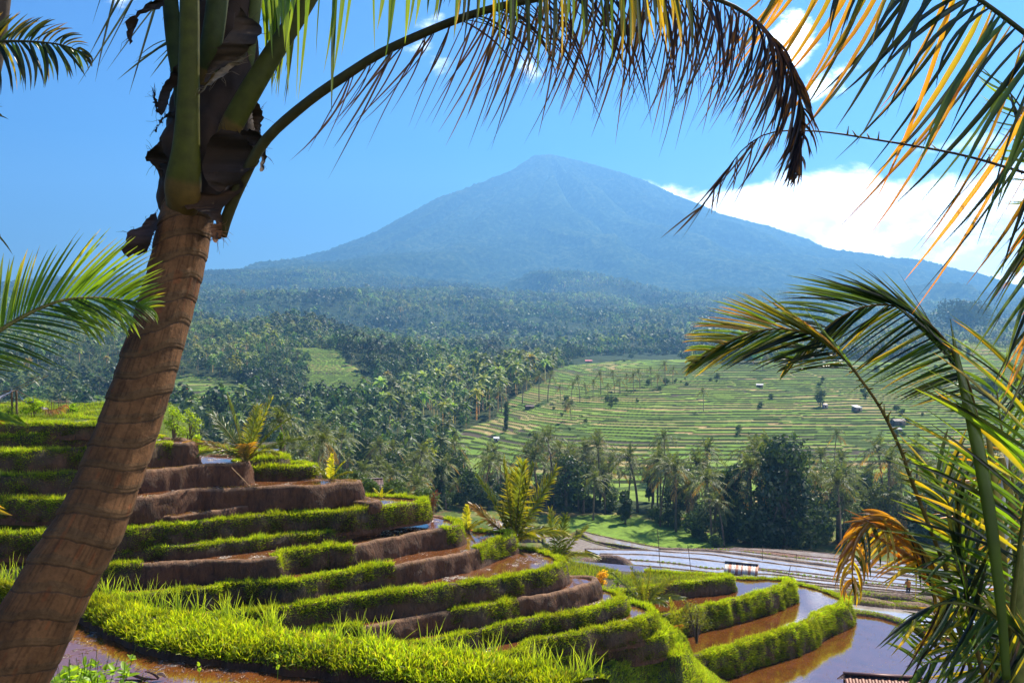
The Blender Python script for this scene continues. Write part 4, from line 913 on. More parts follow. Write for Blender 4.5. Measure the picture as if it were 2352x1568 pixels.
def scrap(parent, poly, D, th=.012, c=(.020, .012, .008), name='leaf_sheath', rough=.045, sub=2):
    """crumpled fibrous husk: outline in picture space turned into a thick buckled sheet at its own distance"""
    P = np.array(poly, float); n = len(P); Q = smooth_path(np.vstack([P, P[:1]]), 44)[:-1]; Q += rng.normal(0, 1.6, Q.shape)
    tri = tessellate_polygon([[Vector((a, b, 0)) for a, b in Q]]); cen = Q.mean(0)
    ph = rng.random()*9; V = []
    for s in (0, 1):
        for a, b in Q:
            dd = rough*(math.sin(a/13+ph)+math.cos(b/17+ph)*.8)+rng.normal(0, .004); V.append(P3(a, b, D+dd+s*th))
    tri = np.array(tri); m = len(Q); j = np.arange(m); k = (j+1) % m
    Fs = [np.concatenate([tri, tri[:, ::-1]+m]), np.stack([j, k, k+m, j+m], -1)]
    mb = MB(); cc = np.array(c)*(1+rng.normal(0, .25, (2*m, 1))); mb.add(np.array(V), Fs, np.clip(cc, 0, 1))
    # loose fibres on the rim
    for _ in range(16):
        i = rng.integers(m); p = np.array(V[i]); out = norm(np.array([Q[i][0]-cen[0], 0, -(Q[i][1]-cen[1])])+rng.normal(0, .5, 3)); L = rng.uniform(.02, .07)
        mb.tube([p, p+out*L*.5+rng.normal(0, .006, 3), p+out*L+np.array([0, 0, -.2*L])], [.0013, .001, .0006], 3, c, cap=False)
    return mb.build(name, M['bark'], parent, off=parent.location)

# ---- the ringed palm that leans in at the left
def main_palm():
    base = np.array([-9.5, 0, 0]); cl = [(-420, 2200, 4.0), (-260, 1960, 4.0), (-110, 1750, 4.02), (10, 1568, 4.05), (95, 1405, 4.1), (152, 1300, 4.15), (209, 1200, 4.22), (270, 1050, 4.35), (322, 900, 4.45), (352, 800, 4.52), (382, 700, 4.6), (408, 600, 4.66), (425, 520, 4.7), (436, 470, 4.72)]
    C = np.array([P3(*p) for p in cl]); n = 1500; P = smooth_path(C, n); L = np.linalg.norm(np.diff(P, axis=0), axis=1).sum()
    root = P[0].copy(); t = thing('coconut_palm', 'large coconut palm with a ringed brown trunk leaning in at the left', 'palm tree', root)
    T = norm(np.gradient(P, axis=0)); A = norm(np.cross(T, np.array([0, 1., 0]))); B = np.cross(T, A); seg = 150; th = np.linspace(0, 2*np.pi, seg, endpoint=False)
    s = np.linspace(0, L, n)[:, None]; TH = th[None, :]
    v_px = np.linspace(0, 1, n)[:, None]
    tilt = .055*np.cos(TH-.5)+.02*np.cos(2*TH+s*3)+.016*fbm(np.cos(TH)*2+s*2.2, np.sin(TH)*2+s*1.1, 3, 4)
    sp = .125; ph = (s+tilt)/sp+.22*fbm(s*3+0*TH, 0*s+0*TH, 2, 8); k = np.floor(ph); f = ph-k
    D = P[:, 1:2]; rpx = np.interp(s[:, 0], [0, L*.35, L*.5, L*.62, L*.78, L], [.20, .182, .168, .150, .142, .137])[:, None]
    amp = .55+.45*hash2(k, k*0, 3)
    step = (.35+.65*hash2(k, k*0, 3))*(.002+.010*(1-f)**1.5)*np.clip(f/.10, 0, 1)
    scar = np.where(f < .22, -.002, 0)
    rr = rpx+step+scar+.004*fbm(TH*3+k*5, s*9, 4, 6)+.003*fbm(np.cos(TH)*6+9, np.sin(TH)*6+s*1.5, 2, 2)
    V = P[:, None, :]+rr[..., None]*(np.cos(TH)[..., None]*A[:, None, :]+np.sin(TH)[..., None]*B[:, None, :])
    cc = np.empty((n, seg, 3)); cc[:] = (.125, .057, .022)
    band = (f < .30+.2*vnoise(TH*2, s*4, 33))[..., None]; cc = np.where(band, np.array([.10, .052, .022]), cc)
    edge = ((f < .06))[..., None]; cc = np.where(edge, np.array([.065, .036, .02]), cc)
    crack = (vnoise(TH*34+k*7, s*9+f*0, 5) > .70) & (f > .25); cc = np.where(crack[..., None], cc*.66, cc); rr = rr-.0015*crack
    cc *= (.78+.44*vnoise(TH*4+k*3, s*7, 9))[..., None]
    cc = np.where((vnoise(TH*5, s*9+4, 19) > .86)[..., None], cc*np.array([1.15, .9, .8]), cc)
    i = np.arange(n-1)[:, None]*seg; j = np.arange(seg)[None, :]; kk = (j+1) % seg; Fq = np.stack([i+j, i+kk, i+seg+kk, i+seg+j], -1).reshape(-1, 4)
    mesh_np('trunk', V.reshape(-1, 3)-root, Fq, M['trunkbark'], cc.reshape(-1, 3), True, t)
    # crown heart: dark matted sheaths
    hp = [(436, 500, 4.74), (440, 455, 4.75), (462, 400, 4.8), (478, 330, 4.82), (492, 250, 4.85), (500, 150, 4.88), (506, 60, 4.9), (510, -60, 4.92), (512, -200, 4.94)]
    hr = [56, 78, 86, 104, 92, 84, 82, 74, 50]; H = smooth_path(np.array([list(P3(*p))+[r/F*p[2]] for p, r in zip(hp, hr)]), 90); mb = MB()
    sg = 40; a = np.linspace(0, 2*np.pi, sg, endpoint=False)[None, :]; zz = np.arange(90)[:, None]/12.
    rad = H[:, 3:4]*(1+.16*fbm(np.cos(a)*3+zz, np.sin(a)*3+zz*1.7, 4, 3)); V = np.stack([H[:, :1]+rad*np.cos(a), H[:, 1:2]+rad*np.sin(a)*.8, H[:, 2:3]+0*rad], -1)
    i = np.arange(89)[:, None]*sg; j = np.arange(sg)[None, :]; kk = (j+1) % sg; Fq = np.stack([i+j, i+kk, i+sg+kk, i+sg+j], -1).reshape(-1, 4)
    cc = np.array([.035, .020, .013])*(.6+.8*vnoise(a*9+zz, zz*3, 5))[..., None]; mb.add(V.reshape(-1, 3), Fq, cc.reshape(-1, 3)); mb.build('crown_heart', M['bark'], t, True, off=root)
    # thick green leaf bases
    def petiole(pts, wid, c, flat=.62, nm='leaf_base'):
        Q = np.array([list(P3(u, v, D))+[w/F*D/2] for (u, v, D), w in zip(pts, wid)]); Q = smooth_path(Q, 60); mb = MB(); cc = np.array(c)*(1+.25*np.sin(np.arange(60)/9.)[:, None]*0+.15*rng.random((60, 1)))
        cc[:7] = np.array([.10, .06, .015]); mb.tube(Q[:, :3], Q[:, 3], 22, cc, flat=flat); return mb.build(nm, M['stalk'], t, True, off=root)
    petiole([(418, 478, 4.62), (420, 430, 4.52), (428, 330, 4.46), (433, 200, 4.44), (435, 80, 4.44), (436, -80, 4.46), (440, -260, 4.5)], [78, 86, 62, 50, 46, 43, 38], (.05, .05, .005))
    petiole([(430, 330, 4.75), (418, 200, 4.72), (402, 110, 4.72), (391, 0, 4.74), (384, -140, 4.78)], [46, 40, 38, 36, 30], (.022, .032, .005))
    petiole([(470, 200, 4.72), (484, 110, 4.62), (496, 30, 4.6), (508, -90, 4.62), (516, -200, 4.66)], [44, 50, 50, 50, 44], (.03, .038, .008))
    petiole([(560, 190, 4.86), (573, 100, 4.84), (586, 20, 4.84), (600, -100, 4.86)], [34, 32, 28, 25], (.07, .08, .02))
    petiole([(516, 330, 4.64), (532, 288, 4.56), (572, 215, 4.52), (620, 135, 4.5), (668, 62, 4.5), (710, -5, 4.5), (760, -90, 4.52), (830, -190, 4.55)], [50, 54, 52, 48, 44, 40, 36, 30], (.045, .046, .005))
    # torn husks and fibre
    scrap(t, [T1(*p) for p in ((1190, 430), (1130, 520), (1075, 610), (1062, 700), (1070, 775), (1110, 745), (1135, 660), (1165, 600), (1200, 560))], 4.6)
    scrap(t, [T1(*p) for p in ((1028, 592), (1022, 650), (1045, 735), (1068, 770), (1062, 700), (1048, 660))], 4.62)
    scrap(t, [T1(*p) for p in ((1140, 740), (1080, 800), (1040, 870), (1050, 880), (1100, 800), (1170, 780))], 4.62)
    scrap(t, [T1(*p) for p in ((1085, 935), (1040, 980), (975, 1045), (1020, 1100), (1085, 1185), (1098, 1180), (1080, 1090), (1115, 1105), (1120, 1060), (1090, 1010))], 4.6)
    scrap(t, [(358, 487), (340, 500), (318, 524), (300, 527), (292, 540), (290, 556), (281, 578), (292, 586), (318, 586), (338, 575), (350, 545), (362, 515)], 4.5, .05, (.035, .02, .018))
    scrap(t, [T1(*p) for p in ((1640, 870), (1720, 880), (1770, 935), (1790, 1020), (1775, 1100), (1760, 1158), (1745, 1140), (1758, 1060), (1740, 990), (1690, 975), (1640, 960), (1610, 900))], 4.5)
    scrap(t, [T1(*p) for p in ((1715, 640), (1690, 720), (1700, 800), (1715, 905), (1745, 900), (1755, 830), (1770, 800), (1760, 745), (1730, 690))], 4.6, c=(.05, .032, .022))
    scrap(t, [T1(*p) for p in ((1110, -30), (1000, 20), (940, 70), (860, 130), (845, 165), (850, 220), (878, 300), (890, 260), (888, 225), (910, 190), (935, 115), (990, 85), (1100, 40))], 4.6)
    scrap(t, [T1(*p) for p in ((1610, 50), (1560, 180), (1480, 300), (1400, 460), (1370, 560), (1450, 480), (1580, 400), (1700, 300), (1745, 240), (1770, 205), (1720, 150), (1660, 120))], 4.44, .015, (.045, .028, .018))
    scrap(t, [T1(*p) for p in ((1650, 355), (1500, 440), (1420, 530), (1330, 635), (1345, 630), (1430, 560), (1560, 460), (1640, 400))], 4.40, .008, (.16, .115, .075))
    scrap(t, [T1(*p) for p in ((1480, 870), (1620, 900), (1740, 1090), (1620, 1180), (1630, 1270), (1560, 1250), (1440, 1280), (1360, 1150), (1400, 960))], 4.5, .03, (.028, .016, .010))
    scrap(t, [T1(*p) for p in ((1270, 1180), (1340, 1280), (1480, 1300), (1600, 1210), (1640, 1255), (1600, 1300), (1490, 1420), (1490, 1560), (1450, 1600), (1440, 1480), (1300, 1400), (1240, 1390))], 4.5, .03, (.05, .024, .012))
    scrap(t, [M1(*p) for p in ((1410, 0), (1480, -20), (1490, 40), (1470, 105), (1440, 115), (1420, 80))], 4.5, .05, (.13, .055, .025))
    # the long brown frond that arches across the top
    R3_ = [(508, 540, 4.66), (528, 480, 4.6), (564, 400, 4.5), (610, 322, 4.42), (705, 236, 4.3), (804, 167, 4.2), (870, 125, 4.15), (938, 92, 4.1), (1030, 53, 4.05), (1109, 26, 4.0), (1200, 4, 4.0), (1320, -18, 4.0), (1450, -30, 4.0), (1560, -22, 4.05), (1650, 0, 4.1), (1720, 36, 4.1), (1775, 90, 4.15), (1812, 150, 4.2), (1832, 205, 4.2), (1842, 260, 4.2), (1832, 320, 4.2), (1812, 385, 4.2)]
    B1 = dict(n=30, t=(.30, .50), tips=[(.30, -90, 170, 0), (.36, -150, 210, 0), (.43, -165, 245, .1), (.50, -110, 265, .1)], bend=(18, -18), w=.011, cols=[(1, DEAD)], norm=(0, -1, .3), jb=16, tw=.6, ang=.10, var=.16, skip=.1)
    B2 = dict(n=120, t=(.49, .86), tips=[(.49, -100, 265, .1), (.62, -70, 280, 0), (.72, -60, 270, 0), (.80, -80, 225, 0), (.86, -75, 205, 0)], bend=(22, 0), w=.011, cols=[(3, DEAD), (1, ((.05, .03, .014), (.09, .04, .015)))], jb=12, tw=.6, ang=.10, var=.16)
    B3 = dict(n=70, t=(.44, .86), tips=[(.44, 165, 100, -.2), (.52, 130, 200, -.2), (.62, 90, 230, -.25), (.74, 20, 215, -.2), (.86, -20, 190, -.1)], bend=(28, -42), w=.011, cols=[(1, DEAD)], jb=12, tw=.6, ang=.12, var=.15)
    B4 = dict(n=64, t=(.84, 1.0), tips=[(.84, -50, 190, 0), (.92, -40, 160, 0), (1.0, -8, 45, 0)], bend=(14, 0), w=.013, cols=[(1, DEAD)], jb=7, tw=.6, ang=.12, var=.14)
    B5 = dict(n=34, t=(.80, 1.0), tips=[(.80, 60, 90, -.1), (.90, 40, 110, 0), (1.0, 8, 35, 0)], bend=(14, -8), w=.012, cols=[(1, DEAD)], jb=6, tw=.6, ang=.14)
    near_frond(t, R3_, [B1, B2, B3, B4, B5], .032, .004, (.045, .038, .012), 'withered brown frond arching across the top of the view')
    # green fronds whose stalks rise out of the picture
    near_frond(t, [(600, -140, 4.3), (760, -150, 4.0), (950, -140, 3.8), (1150, -125, 3.7), (1350, -110, 3.7), (1560, -90, 3.8)], [
        dict(n=34, t=(0, .55), tips=[(0, 30, 260, 0), (.2, -30, 300, 0), (.4, -20, 250, 0), (.55, -20, 200, 0)], bend=(8, 0), w=.022, cols=[(2, LIME), (1, GREEN)], var=.16, skip=.35),
        dict(n=60, t=(.5, 1), tips=[(.5, -20, 150, 0), (.7, 10, 240, 0), (1, 30, 190, 0)], bend=(10, 0), w=.018, cols=[(1, YEL), (1, GREEN), (1, DARK)], var=.16)], .014, .004)
    near_frond(t, [(590, -60, 4.9), (640, -40, 5.0), (700, -60, 5.1), (780, -90, 5.2)], [dict(n=34, t=(0, .5), tips=[(0, 20, 190, 0), (.5, -40, 230, 0)], bend=(6, 0), w=.022, cols=[(2, LIME), (1, DARK)], var=.2)], .01, .004)
    near_frond(t, [(420, -60, 4.9), (350, -90, 5.0), (280, -120, 5.1)], [dict(n=9, t=(0, 1), tips=[(0, -70, 230, 0), (.5, -110, 230, 0), (1, -60, 180, 0)], bend=(0, -8), w=.016, cols=[(1, DARK)], var=.2, ang=.2)], .01, .004)
    near_frond(t, [(470, 60, 5.1), (420, 80, 5.1), (385, 92, 5.1)], [dict(n=6, t=(0, 1), tips=[(0, -130, 120, 0), (1, -60, 100, 0)], bend=(0, -6), w=.016, cols=[(1, DARK)], var=.3, ang=.25)], .008, .004)
def trunk_mat():
    m, T, out = new_mat('ringed_bark'); b = T.new('ShaderNodeBsdfPrincipled'); T.link(b.outputs[0], out.inputs[0])
    at = T.new('ShaderNodeAttribute'); at.attribute_name = 'col'; tc = T.new('ShaderNodeTexCoord')
    n = T.noise(tc.outputs['Object'], 9, 8, .7); n2 = T.noise(tc.outputs['Object'], 60, 4, .6)
    mm = T.math('ADD', T.math('MULTIPLY', n, .7), T.math('MULTIPLY', n2, .3))
    T.link(T.mix(1.0, at.outputs[0], T.ramp(mm, [(.3, .45), (.7, 1.5)]), 'MULTIPLY'), b.inputs['Base Color']); b.inputs['Roughness'].default_value = .85; b.inputs['Specular IOR Level'].default_value = .2
    bp = T.new('ShaderNodeBump'); bp.inputs['Strength'].default_value = .7; bp.inputs['Distance'].default_value = .012
    T.link(mm, bp.inputs['Height']); T.link(bp.outputs[0], b.inputs['Normal']); return m
M['trunkbark'] = trunk_mat()
main_palm()

# ---- palm standing off to the left: one sunlit frond in front, darker ones above
def left_palms():
    t = thing('coconut_palm', 'coconut palm with one bright green frond fanning out left of the ringed trunk', 'palm tree', (-3.6, 3.3, -4.7))
    mb = MB(); mb.tube([(-3.6, 3.3, -4.7), (-3.5, 3.25, -2.4), (-3.45, 3.2, -.6)], [.17, .14, .12], 14, (.2, .12, .07), jit=.1); mb.build('trunk', M['bark'], t, True, off=t.location)
    r = [(-560, 1180, 3.3)]+[(*M1(x, y), 3.3+.0004*x) for x, y in ((-700, 1250), (-300, 890), (-60, 742), (0, 705), (100, 645), (200, 590), (300, 545), (400, 510), (500, 493), (600, 488), (700, 490), (800, 502), (880, 525), (940, 548), (990, 580))]
    r = r[1:]
    up = dict(n=50, t=(.36, 1), tips=[(.36, 10, -190, 0), (.50, 44, -160, 0), (.60, 118, -172, 0), (.70, 146, -142, 0), (.82, 132, -82, 0), (.92, 82, -38, 0), (1, 40, -4, 0)], bend=(-6, -8), w=.0135, cols=[(5, LIME), (2, ((.10, .2, .012), (.32, .25, .02)))], jb=1.5, tw=.22, norm=(.1, -1, .2), ang=.025)
    lo = dict(n=46, t=(.20, 1), tips=[(.20, 160, 20, 0), (.36, 175, 66, 0), (.50, 180, 38, 0), (.60, 160, 66, 0), (.70, 130, 74, 0), (.82, 100, 56, 0), (.92, 66, 44, 0), (1, 24, 30, 0)], bend=(12, -12), w=.014, cols=[(3, GREEN), (2, LIME)], jb=2, tw=.3, norm=(.1, -.7, .9), ang=.035)
    lo2 = dict(n=12, t=(.62, .85), tips=[(.62, 104, 104, 0), (.85, 60, 80, 0)], bend=(10, -14), w=.018, cols=[(1, LIME)], jb=4, tw=.4)
    near_frond(t, r, [up, lo, lo2], .014, .003, (.10, .085, .02))
    near_frond(t, [(-420, 1120, 3.2), (-260, 1010, 3.2), (-160, 950, 3.2), (-60, 940, 3.2), (20, 960, 3.2)], [dict(n=22, t=(.3, 1), tips=[(.3, 130, -30, 0), (.6, 140, 30, 0), (1, 40, 20, 0)], bend=(4, -6), w=.024, cols=[(2, LIME), (1, ORANGE)], tw=.3, ang=.08)], .012, .004)
    near_frond(t, [(-300, 1060, 3.1), (-180, 1080, 3.1), (-90, 1120, 3.1), (-30, 1160, 3.1)], [dict(n=8, t=(.3, 1), tips=[(.3, 110, -10, 0), (1, 66, 20, 0)], bend=(4, -6), w=.022, cols=[(1, YEL)], ang=.12)], .012, .004)
    t = thing('coconut_palm', 'palm in the upper left corner with dark drooping green and yellow fronds', 'palm tree', (-6.5, 5.0, -4.7))
    mb = MB(); mb.tube([(-6.5, 5.0, -4.7), (-5.0, 5.0, -1.0), (-3.6, 5.0, .9), P3(-60, 260, 5.0), P3(-22, 120, 5.0), P3(-4, 40, 5.0), P3(6, -20, 5.0), P3(12, -140, 5.0)], [.18, .15, .13, .10, .07, .055, .05, .05], 14, (.05, .035, .025), jit=.12); mb.build('trunk', M['bark'], t, True, off=t.location)
    r = [(-150, 160, 4.5), (-90, 120, 4.5)]+[(*T1(x, y), 4.5) for x, y in ((-60, 292), (0, 282), (100, 278), (200, 280), (300, 287), (400, 300), (470, 320), (540, 352))]
    near_frond(t, r, [dict(n=36, t=(.15, 1), tips=[(.15, 50, -95, 0), (.4, 66, -64, 0), (.6, 66, -56, 0), (.8, 60, -30, 0), (1, 30, 16, 0)], bend=(-6, -10), w=.018, cols=[(2, DARK), (2, ((.10, .10, .01), (.20, .12, .01)))], tw=.5, ang=.10),
                      dict(n=48, t=(.1, 1), tips=[(.1, 20, 110, 0), (.4, 26, 112, 0), (.6, 28, 112, 0), (.85, 36, 80, 0), (1, 26, 30, 0)], bend=(16, -8), w=.018, cols=[(2, DARK), (1, YEL), (1, GREEN)], tw=.6, ang=.12, jb=6)], .012, .003, (.03, .03, .01))
    near_frond(t, [(-200, 420, 4.3), (-120, 440, 4.3), (-60, 480, 4.3), (-20, 530, 4.3)], [dict(n=14, t=(.2, 1), tips=[(.2, 110, 40, 0), (.6, 66, 80, 0), (1, 24, 90, 0)], bend=(10, -8), w=.018, cols=[(1, DARK)], ang=.2, var=.2)], .01, .003, (.03, .03, .01))
    near_frond(t, [(-160, 250, 4.6), (-90, 245, 4.6), (-30, 262, 4.6)], [dict(n=5, t=(.5, 1), tips=[(.5, 80, 0, 0), (1, 50, 16, 0)], bend=(6, -6), w=.014, cols=[(1, DARK)], ang=.15)], .008, .003, (.03, .03, .01))
left_palms()

# ---- palm beyond the right edge: big orange-and-dark frond and a stripped rachis
def right_palms():
    t = thing('coconut_palm', 'coconut palm beyond the top right corner with orange and dark hanging fronds', 'palm tree', (4.4, 5.2, -8.0))
    mb = MB(); mb.tube([(4.9, 5.4, -8), (4.8, 5.4, -3), (4.5, 5.35, -.2), (4.35, 5.3, .75)], [.2, .17, .15, .14], 24, (.12, .065, .035), jit=.12); mb.build('trunk', M['bark'], t, True, off=t.location)
    mb = MB(); mb.tube([(4.40, 5.3, .55), (4.35, 5.29, .75), (4.33, 5.28, .95), (4.32, 5.27, 1.12), (4.32, 5.27, 1.25)], [.142, .18, .19, .14, .05], 20, (.035, .022, .014), jit=.25); mb.build('crown_heart', M['bark'], t, True, off=t.location)
    for k, (dx, dy, dz) in enumerate(((1, .1, .9), (.9, -.5, .6), (.8, .7, .7), (1, -.1, .2), (.7, -.8, .2), (.9, .5, .1), (.45, .2, 1.3), (.3, -.9, .9))):
        tt = np.linspace(0, 1, 7)[:, None]; dv = norm(np.array([dx, dy, dz])); p = np.array([4.32, 5.27, 1.1])+dv*2.6*tt-np.array([0, 0, 1.0])*tt**2.2*1.1
        mb = MB(); add_frond(mb, p, .75, n=46, w=.035, droop=.5, c0=(.03, .07, .012), c1=(.12, .13, .015), S=4, rw=.03); o = mb.build('frond', M['leaf'], t, off=t.location)
    r = [(2775, 380, 5.25), (2650, 320, 4.9), (2500, 210, 4.6), (2400, 115, 4.5), (2330, 58, 4.5), (2250, 0, 4.45), (2150, -60, 4.4), (2040, -100, 4.4), (1920, -125, 4.4), (1800, -120, 4.4)]
    mixc = [(5, ORANGE), (3, ((.30, .26, .02), (.50, .22, .015))), (5, DARK), (1, GREEN)]
    s1 = dict(n=66, t=(.12, 1), tips=[(.12, -150, 300, 0), (.30, -250, 400, 0), (.42, -222, 470, 0), (.52, -300, 440, 0), (.64, -290, 425, 0), (.78, -240, 390, 0), (.9, -215, 350, 0), (1, -150, 225, 0)], bend=(40, 8), w=.027, cols=mixc, jb=10, tw=.55, ang=.07, var=.13)
    s2 = dict(n=44, t=(.12, .95), tips=[(.12, -60, 330, -.3), (.35, -170, 330, -.5), (.6, -190, 270, -.5), (.8, -120, 190, -.4), (.95, -110, 130, -.3)], bend=(-30, -20), w=.026, cols=[(6, DARK), (2, GREEN), (2, YEL)], jb=12, tw=.7, ang=.12, var=.18)
    near_frond(t, r, [s1, s2], .022, .006, (.03, .04, .012), 'big frond of orange and dark leaflets hanging from the top right')
    r = [(2770, 330, 5.25), (2640, 270, 4.8), (2560, 310, 4.6), (2500, 380, 4.5), (2430, 480, 4.5), (2400, 600, 4.5), (2385, 720, 4.5), (2380, 800, 4.5)]
    near_frond(t, r, [dict(n=34, t=(.2, 1), tips=[(.2, -250, 260, 0), (.5, -210, 270, 0), (.75, -160, 230, 0), (1, -90, 150, 0)], bend=(10, -46), w=.022, cols=[(4, DARK), (2, GREEN), (2, ORANGE)], jb=10, tw=.5, ang=.1, var=.15)], .014, .004, (.03, .04, .012))
    r = [(2770, 430, 5.25), (2640, 460, 4.8), (2480, 428, 4.6), (2352, 396, 4.5), (2200, 354, 4.45), (2000, 319, 4.4), (1900, 304, 4.4), (1830, 300, 4.4), (1780, 303, 4.4), (1740, 317, 4.4), (1700, 350, 4.4), (1670, 390, 4.4), (1640, 435, 4.4), (1610, 475, 4.4)]
    near_frond(t, r, [dict(n=18, t=(.82, 1), tips=[(.82, -75, 130, 0), (.92, -80, 110, 0), (1, -60, 62, 0)], bend=(4, -6), w=.011, cols=[(1, DEAD)], jb=4, ang=.10, var=.2), dict(n=5, t=(.88, .98), tips=[(.88, -24, 100, 0), (1, 0, 50, 0)], bend=(4, 0), w=.009, cols=[(1, DEAD)])], .0125, .0022, (.035, .022, .016), 'stripped bare frond stalk bent down at its tip', teeth=(.25, .75, 50))
    near_frond(t, [(2765, 420, 5.3), (2600, 540, 5.2), (2480, 440, 5.2), (2400, 330, 5.2), (2340, 240, 5.2), (2300, 190, 5.2)], [dict(n=30, t=(.2, 1), tips=[(.2, -190, 40, 0), (.6, -180, 0, 0), (1, -70, -60, 0)], bend=(0, 10), w=.016, cols=[(1, LIME), (1, GREEN)], ang=.12), dict(n=20, t=(.3, 1), tips=[(.3, -60, 210, 0), (1, 40, 120, 0)], bend=(0, 10), w=.016, cols=[(1, GREEN), (1, DARK)], ang=.15)], .012, .004)

    # the big clump at the right edge
    t = thing('coconut_palm', 'bushy green and yellow coconut palm filling the right edge from the middle to the bottom', 'palm tree', (3.65, 6.1, -8.5))
    mb = MB(); mb.tube([(3.65, 6.1, -8.5), (3.62, 6.1, -5), P3(2345, 1640, 6.1), P3(2338, 1500, 6.1)], [.24, .22, .2, .16], 18, (.14, .10, .05), jit=.1); mb.build('trunk', M['bark'], t, True, off=t.location)
    def pet(pts, wid, c, D=6.0, nm='leaf_base'):
        Q = smooth_path(np.array([list(P3(u, v, D))+[w/F*D/2] for (u, v), w in zip(pts, wid)]), 50); mb = MB(); mb.tube(Q[:, :3], Q[:, 3], 14, c, flat=.7); return mb.build(nm, M['stalk'], t, True, off=t.location)
    pet([(2316, 1700), (2314, 1560), (2312, 1450), (2304, 1300), (2290, 1150), (2270, 1000)], [26, 26, 24, 20, 16, 12], (.26, .21, .05), 5.9)
    pet([(2340, 1700), (2338, 1560), (2336, 1400), (2340, 1250)], [30, 32, 28, 22], (.12, .13, .025), 5.8)
    pet([(2362, 1700), (2360, 1560), (2352, 1400), (2330, 1200), (2300, 1050)], [30, 30, 28, 22, 15], (.22, .17, .04), 6.1)
    pet([(2330, 1500), (2318, 1300), (2306, 1150), (2312, 1030)], [14, 16, 15, 10], (.62, .60, .55), 6.4)  # sun glint on this leaf base painted as a near-white colour
    # folded spear leaf
    Q = smooth_path(np.array([list(P3(u, v, 5.3))+[w/F*5.3/2] for (u, v, w) in ((2182, 730, 1), (2188, 765, 5), (2200, 830, 14), (2216, 900, 22), (2236, 980, 30), (2256, 1080, 32), (2276, 1200, 30), (2300, 1400, 24), (2312, 1560, 20))]), 60)
    mb = MB(); mb.tube(Q[:, :3], Q[:, 3], 9, (.09, .14, .015), flat=.35); mb.build('spear_leaf', M['leaf'], t, True, off=t.location)
    # frond with the long bare stalk, tip towards the left
    r = [(*Z3(x, y), 5.6) for x, y in ((2330, 2000), (2200, 1750), (2100, 1568), (1990, 1230), (1900, 950))]+[(*M3(x, y), 5.5) for x, y in ((1590, 1700), (1545, 1560), (1460, 1370), (1370, 1200), (1250, 1030), (1160, 915), (1045, 805), (960, 748), (870, 715), (740, 697), (620, 702), (500, 728), (400, 768), (300, 822), (220, 882), (150, 958))]
    r = r[:4]+r[5:]
    near_frond(t, r, [dict(n=54, t=(.70, 1), tips=[(.70, -85, -110, 0), (.745, -185, -125, 0), (.80, -168, -88, 0), (.85, -160, -42, 0), (.90, -137, -4, 0), (.96, -72, 0, 0), (1, -18, 8, 0)], bend=(-5, -8), w=.020, cols=[(4, ((.13, .16, .012), (.30, .24, .02))), (3, LIME), (1, ORANGE)], jb=4, tw=.25, ang=.04),
                      dict(n=70, t=(.70, 1), tips=[(.70, -140, 14, 0), (.76, -170, 50, 0), (.82, -182, 88, 0), (.88, -150, 90, 0), (.94, -90, 66, 0), (1, -20, 20, 0)], bend=(8, -12), w=.022, cols=[(4, GREEN), (3, DARK), (3, ((.16, .17, .012), (.34, .26, .02)))], jb=4, tw=.35, norm=(-.3, -.6, .9), ang=.05)], .019, .004, (.11, .075, .015), 'frond with a long bare stalk pointing left over the far terraces', teeth=(.30, .70, 44))
    r = [(2318, 1600, 6.0), (2300, 1350, 5.9), (2270, 1100, 5.8), (2230, 900, 5.7)]+[(*M3(x, y), 5.6) for x, y in ((1905, 940), (1870, 835), (1800, 750), (1740, 686), (1660, 617), (1600, 582), (1520, 552), (1440, 536), (1360, 536), (1280, 547), (1200, 576), (1130, 612), (1060, 662), (980, 732), (900, 812), (820, 900), (755, 985))]
    near_frond(t, r, [dict(n=60, t=(.54, 1), tips=[(.54, -170, -265, 0), (.60, -195, -220, 0), (.66, -225, -165, 0), (.72, -214, -105, 0), (.77, -219, -67, 0), (.82, -213, -34, 0), (.88, -165, -16, 0), (.95, -80, 0, 0), (1, -20, 10, 0)], bend=(7, -14), w=.020, cols=[(5, GREEN), (3, DARK)], jb=5, tw=.3, ang=.04),
                      dict(n=78, t=(.56, 1), tips=[(.56, -130, 40, 0), (.64, -180, 80, 0), (.70, -195, 128, 0), (.76, -165, 118, 0), (.83, -120, 118, 0), (.9, -80, 90, 0), (1, -18, 20, 0)], bend=(9, -14), w=.022, cols=[(5, GREEN), (3, DARK), (1, YEL)], jb=5, tw=.35, norm=(-.3, -.6, .9), ang=.05)], .018, .004, (.09, .06, .015), 'dark green frond arching left over the mountain foot')
    gm = [(5, GREEN), (3, DARK), (5, LIME), (3, YEL)]
    near_frond(t, [(2310, 1560, 5.6), (2330, 1350, 5.5), (2352, 1180, 5.4), (2372, 1040, 5.3), (2390, 920, 5.3)], [
        dict(n=48, t=(.05, 1), tips=[(.05, -220, -20, 0), (.3, -270, -90, 0), (.6, -290, -160, -.1), (.85, -260, -180, -.1), (1, -190, -200, 0)], bend=(12, -20), w=.029, cols=gm, jb=10, tw=.5, ang=.09)], .02, .006)
    near_frond(t, [(2300, 1620, 6.2), (2262, 1440, 6.1), (2225, 1290, 6.0), (2190, 1180, 5.9), (2150, 1100, 5.8)], [
        dict(n=40, t=(.1, 1), tips=[(.1, -150, 20, 0), (.5, -180, -60, 0), (1, -90, -100, 0)], bend=(8, -12), w=.027, cols=gm, jb=8, tw=.5, ang=.1),
        dict(n=40, t=(.1, 1), tips=[(.1, 120, -120, 0), (.5, 160, -150, 0), (1, 40, -120, 0)], bend=(8, -12), w=.027, cols=[(3, GREEN), (2, YEL), (2, DARK)], jb=8, tw=.5, ang=.1)], .02, .006)
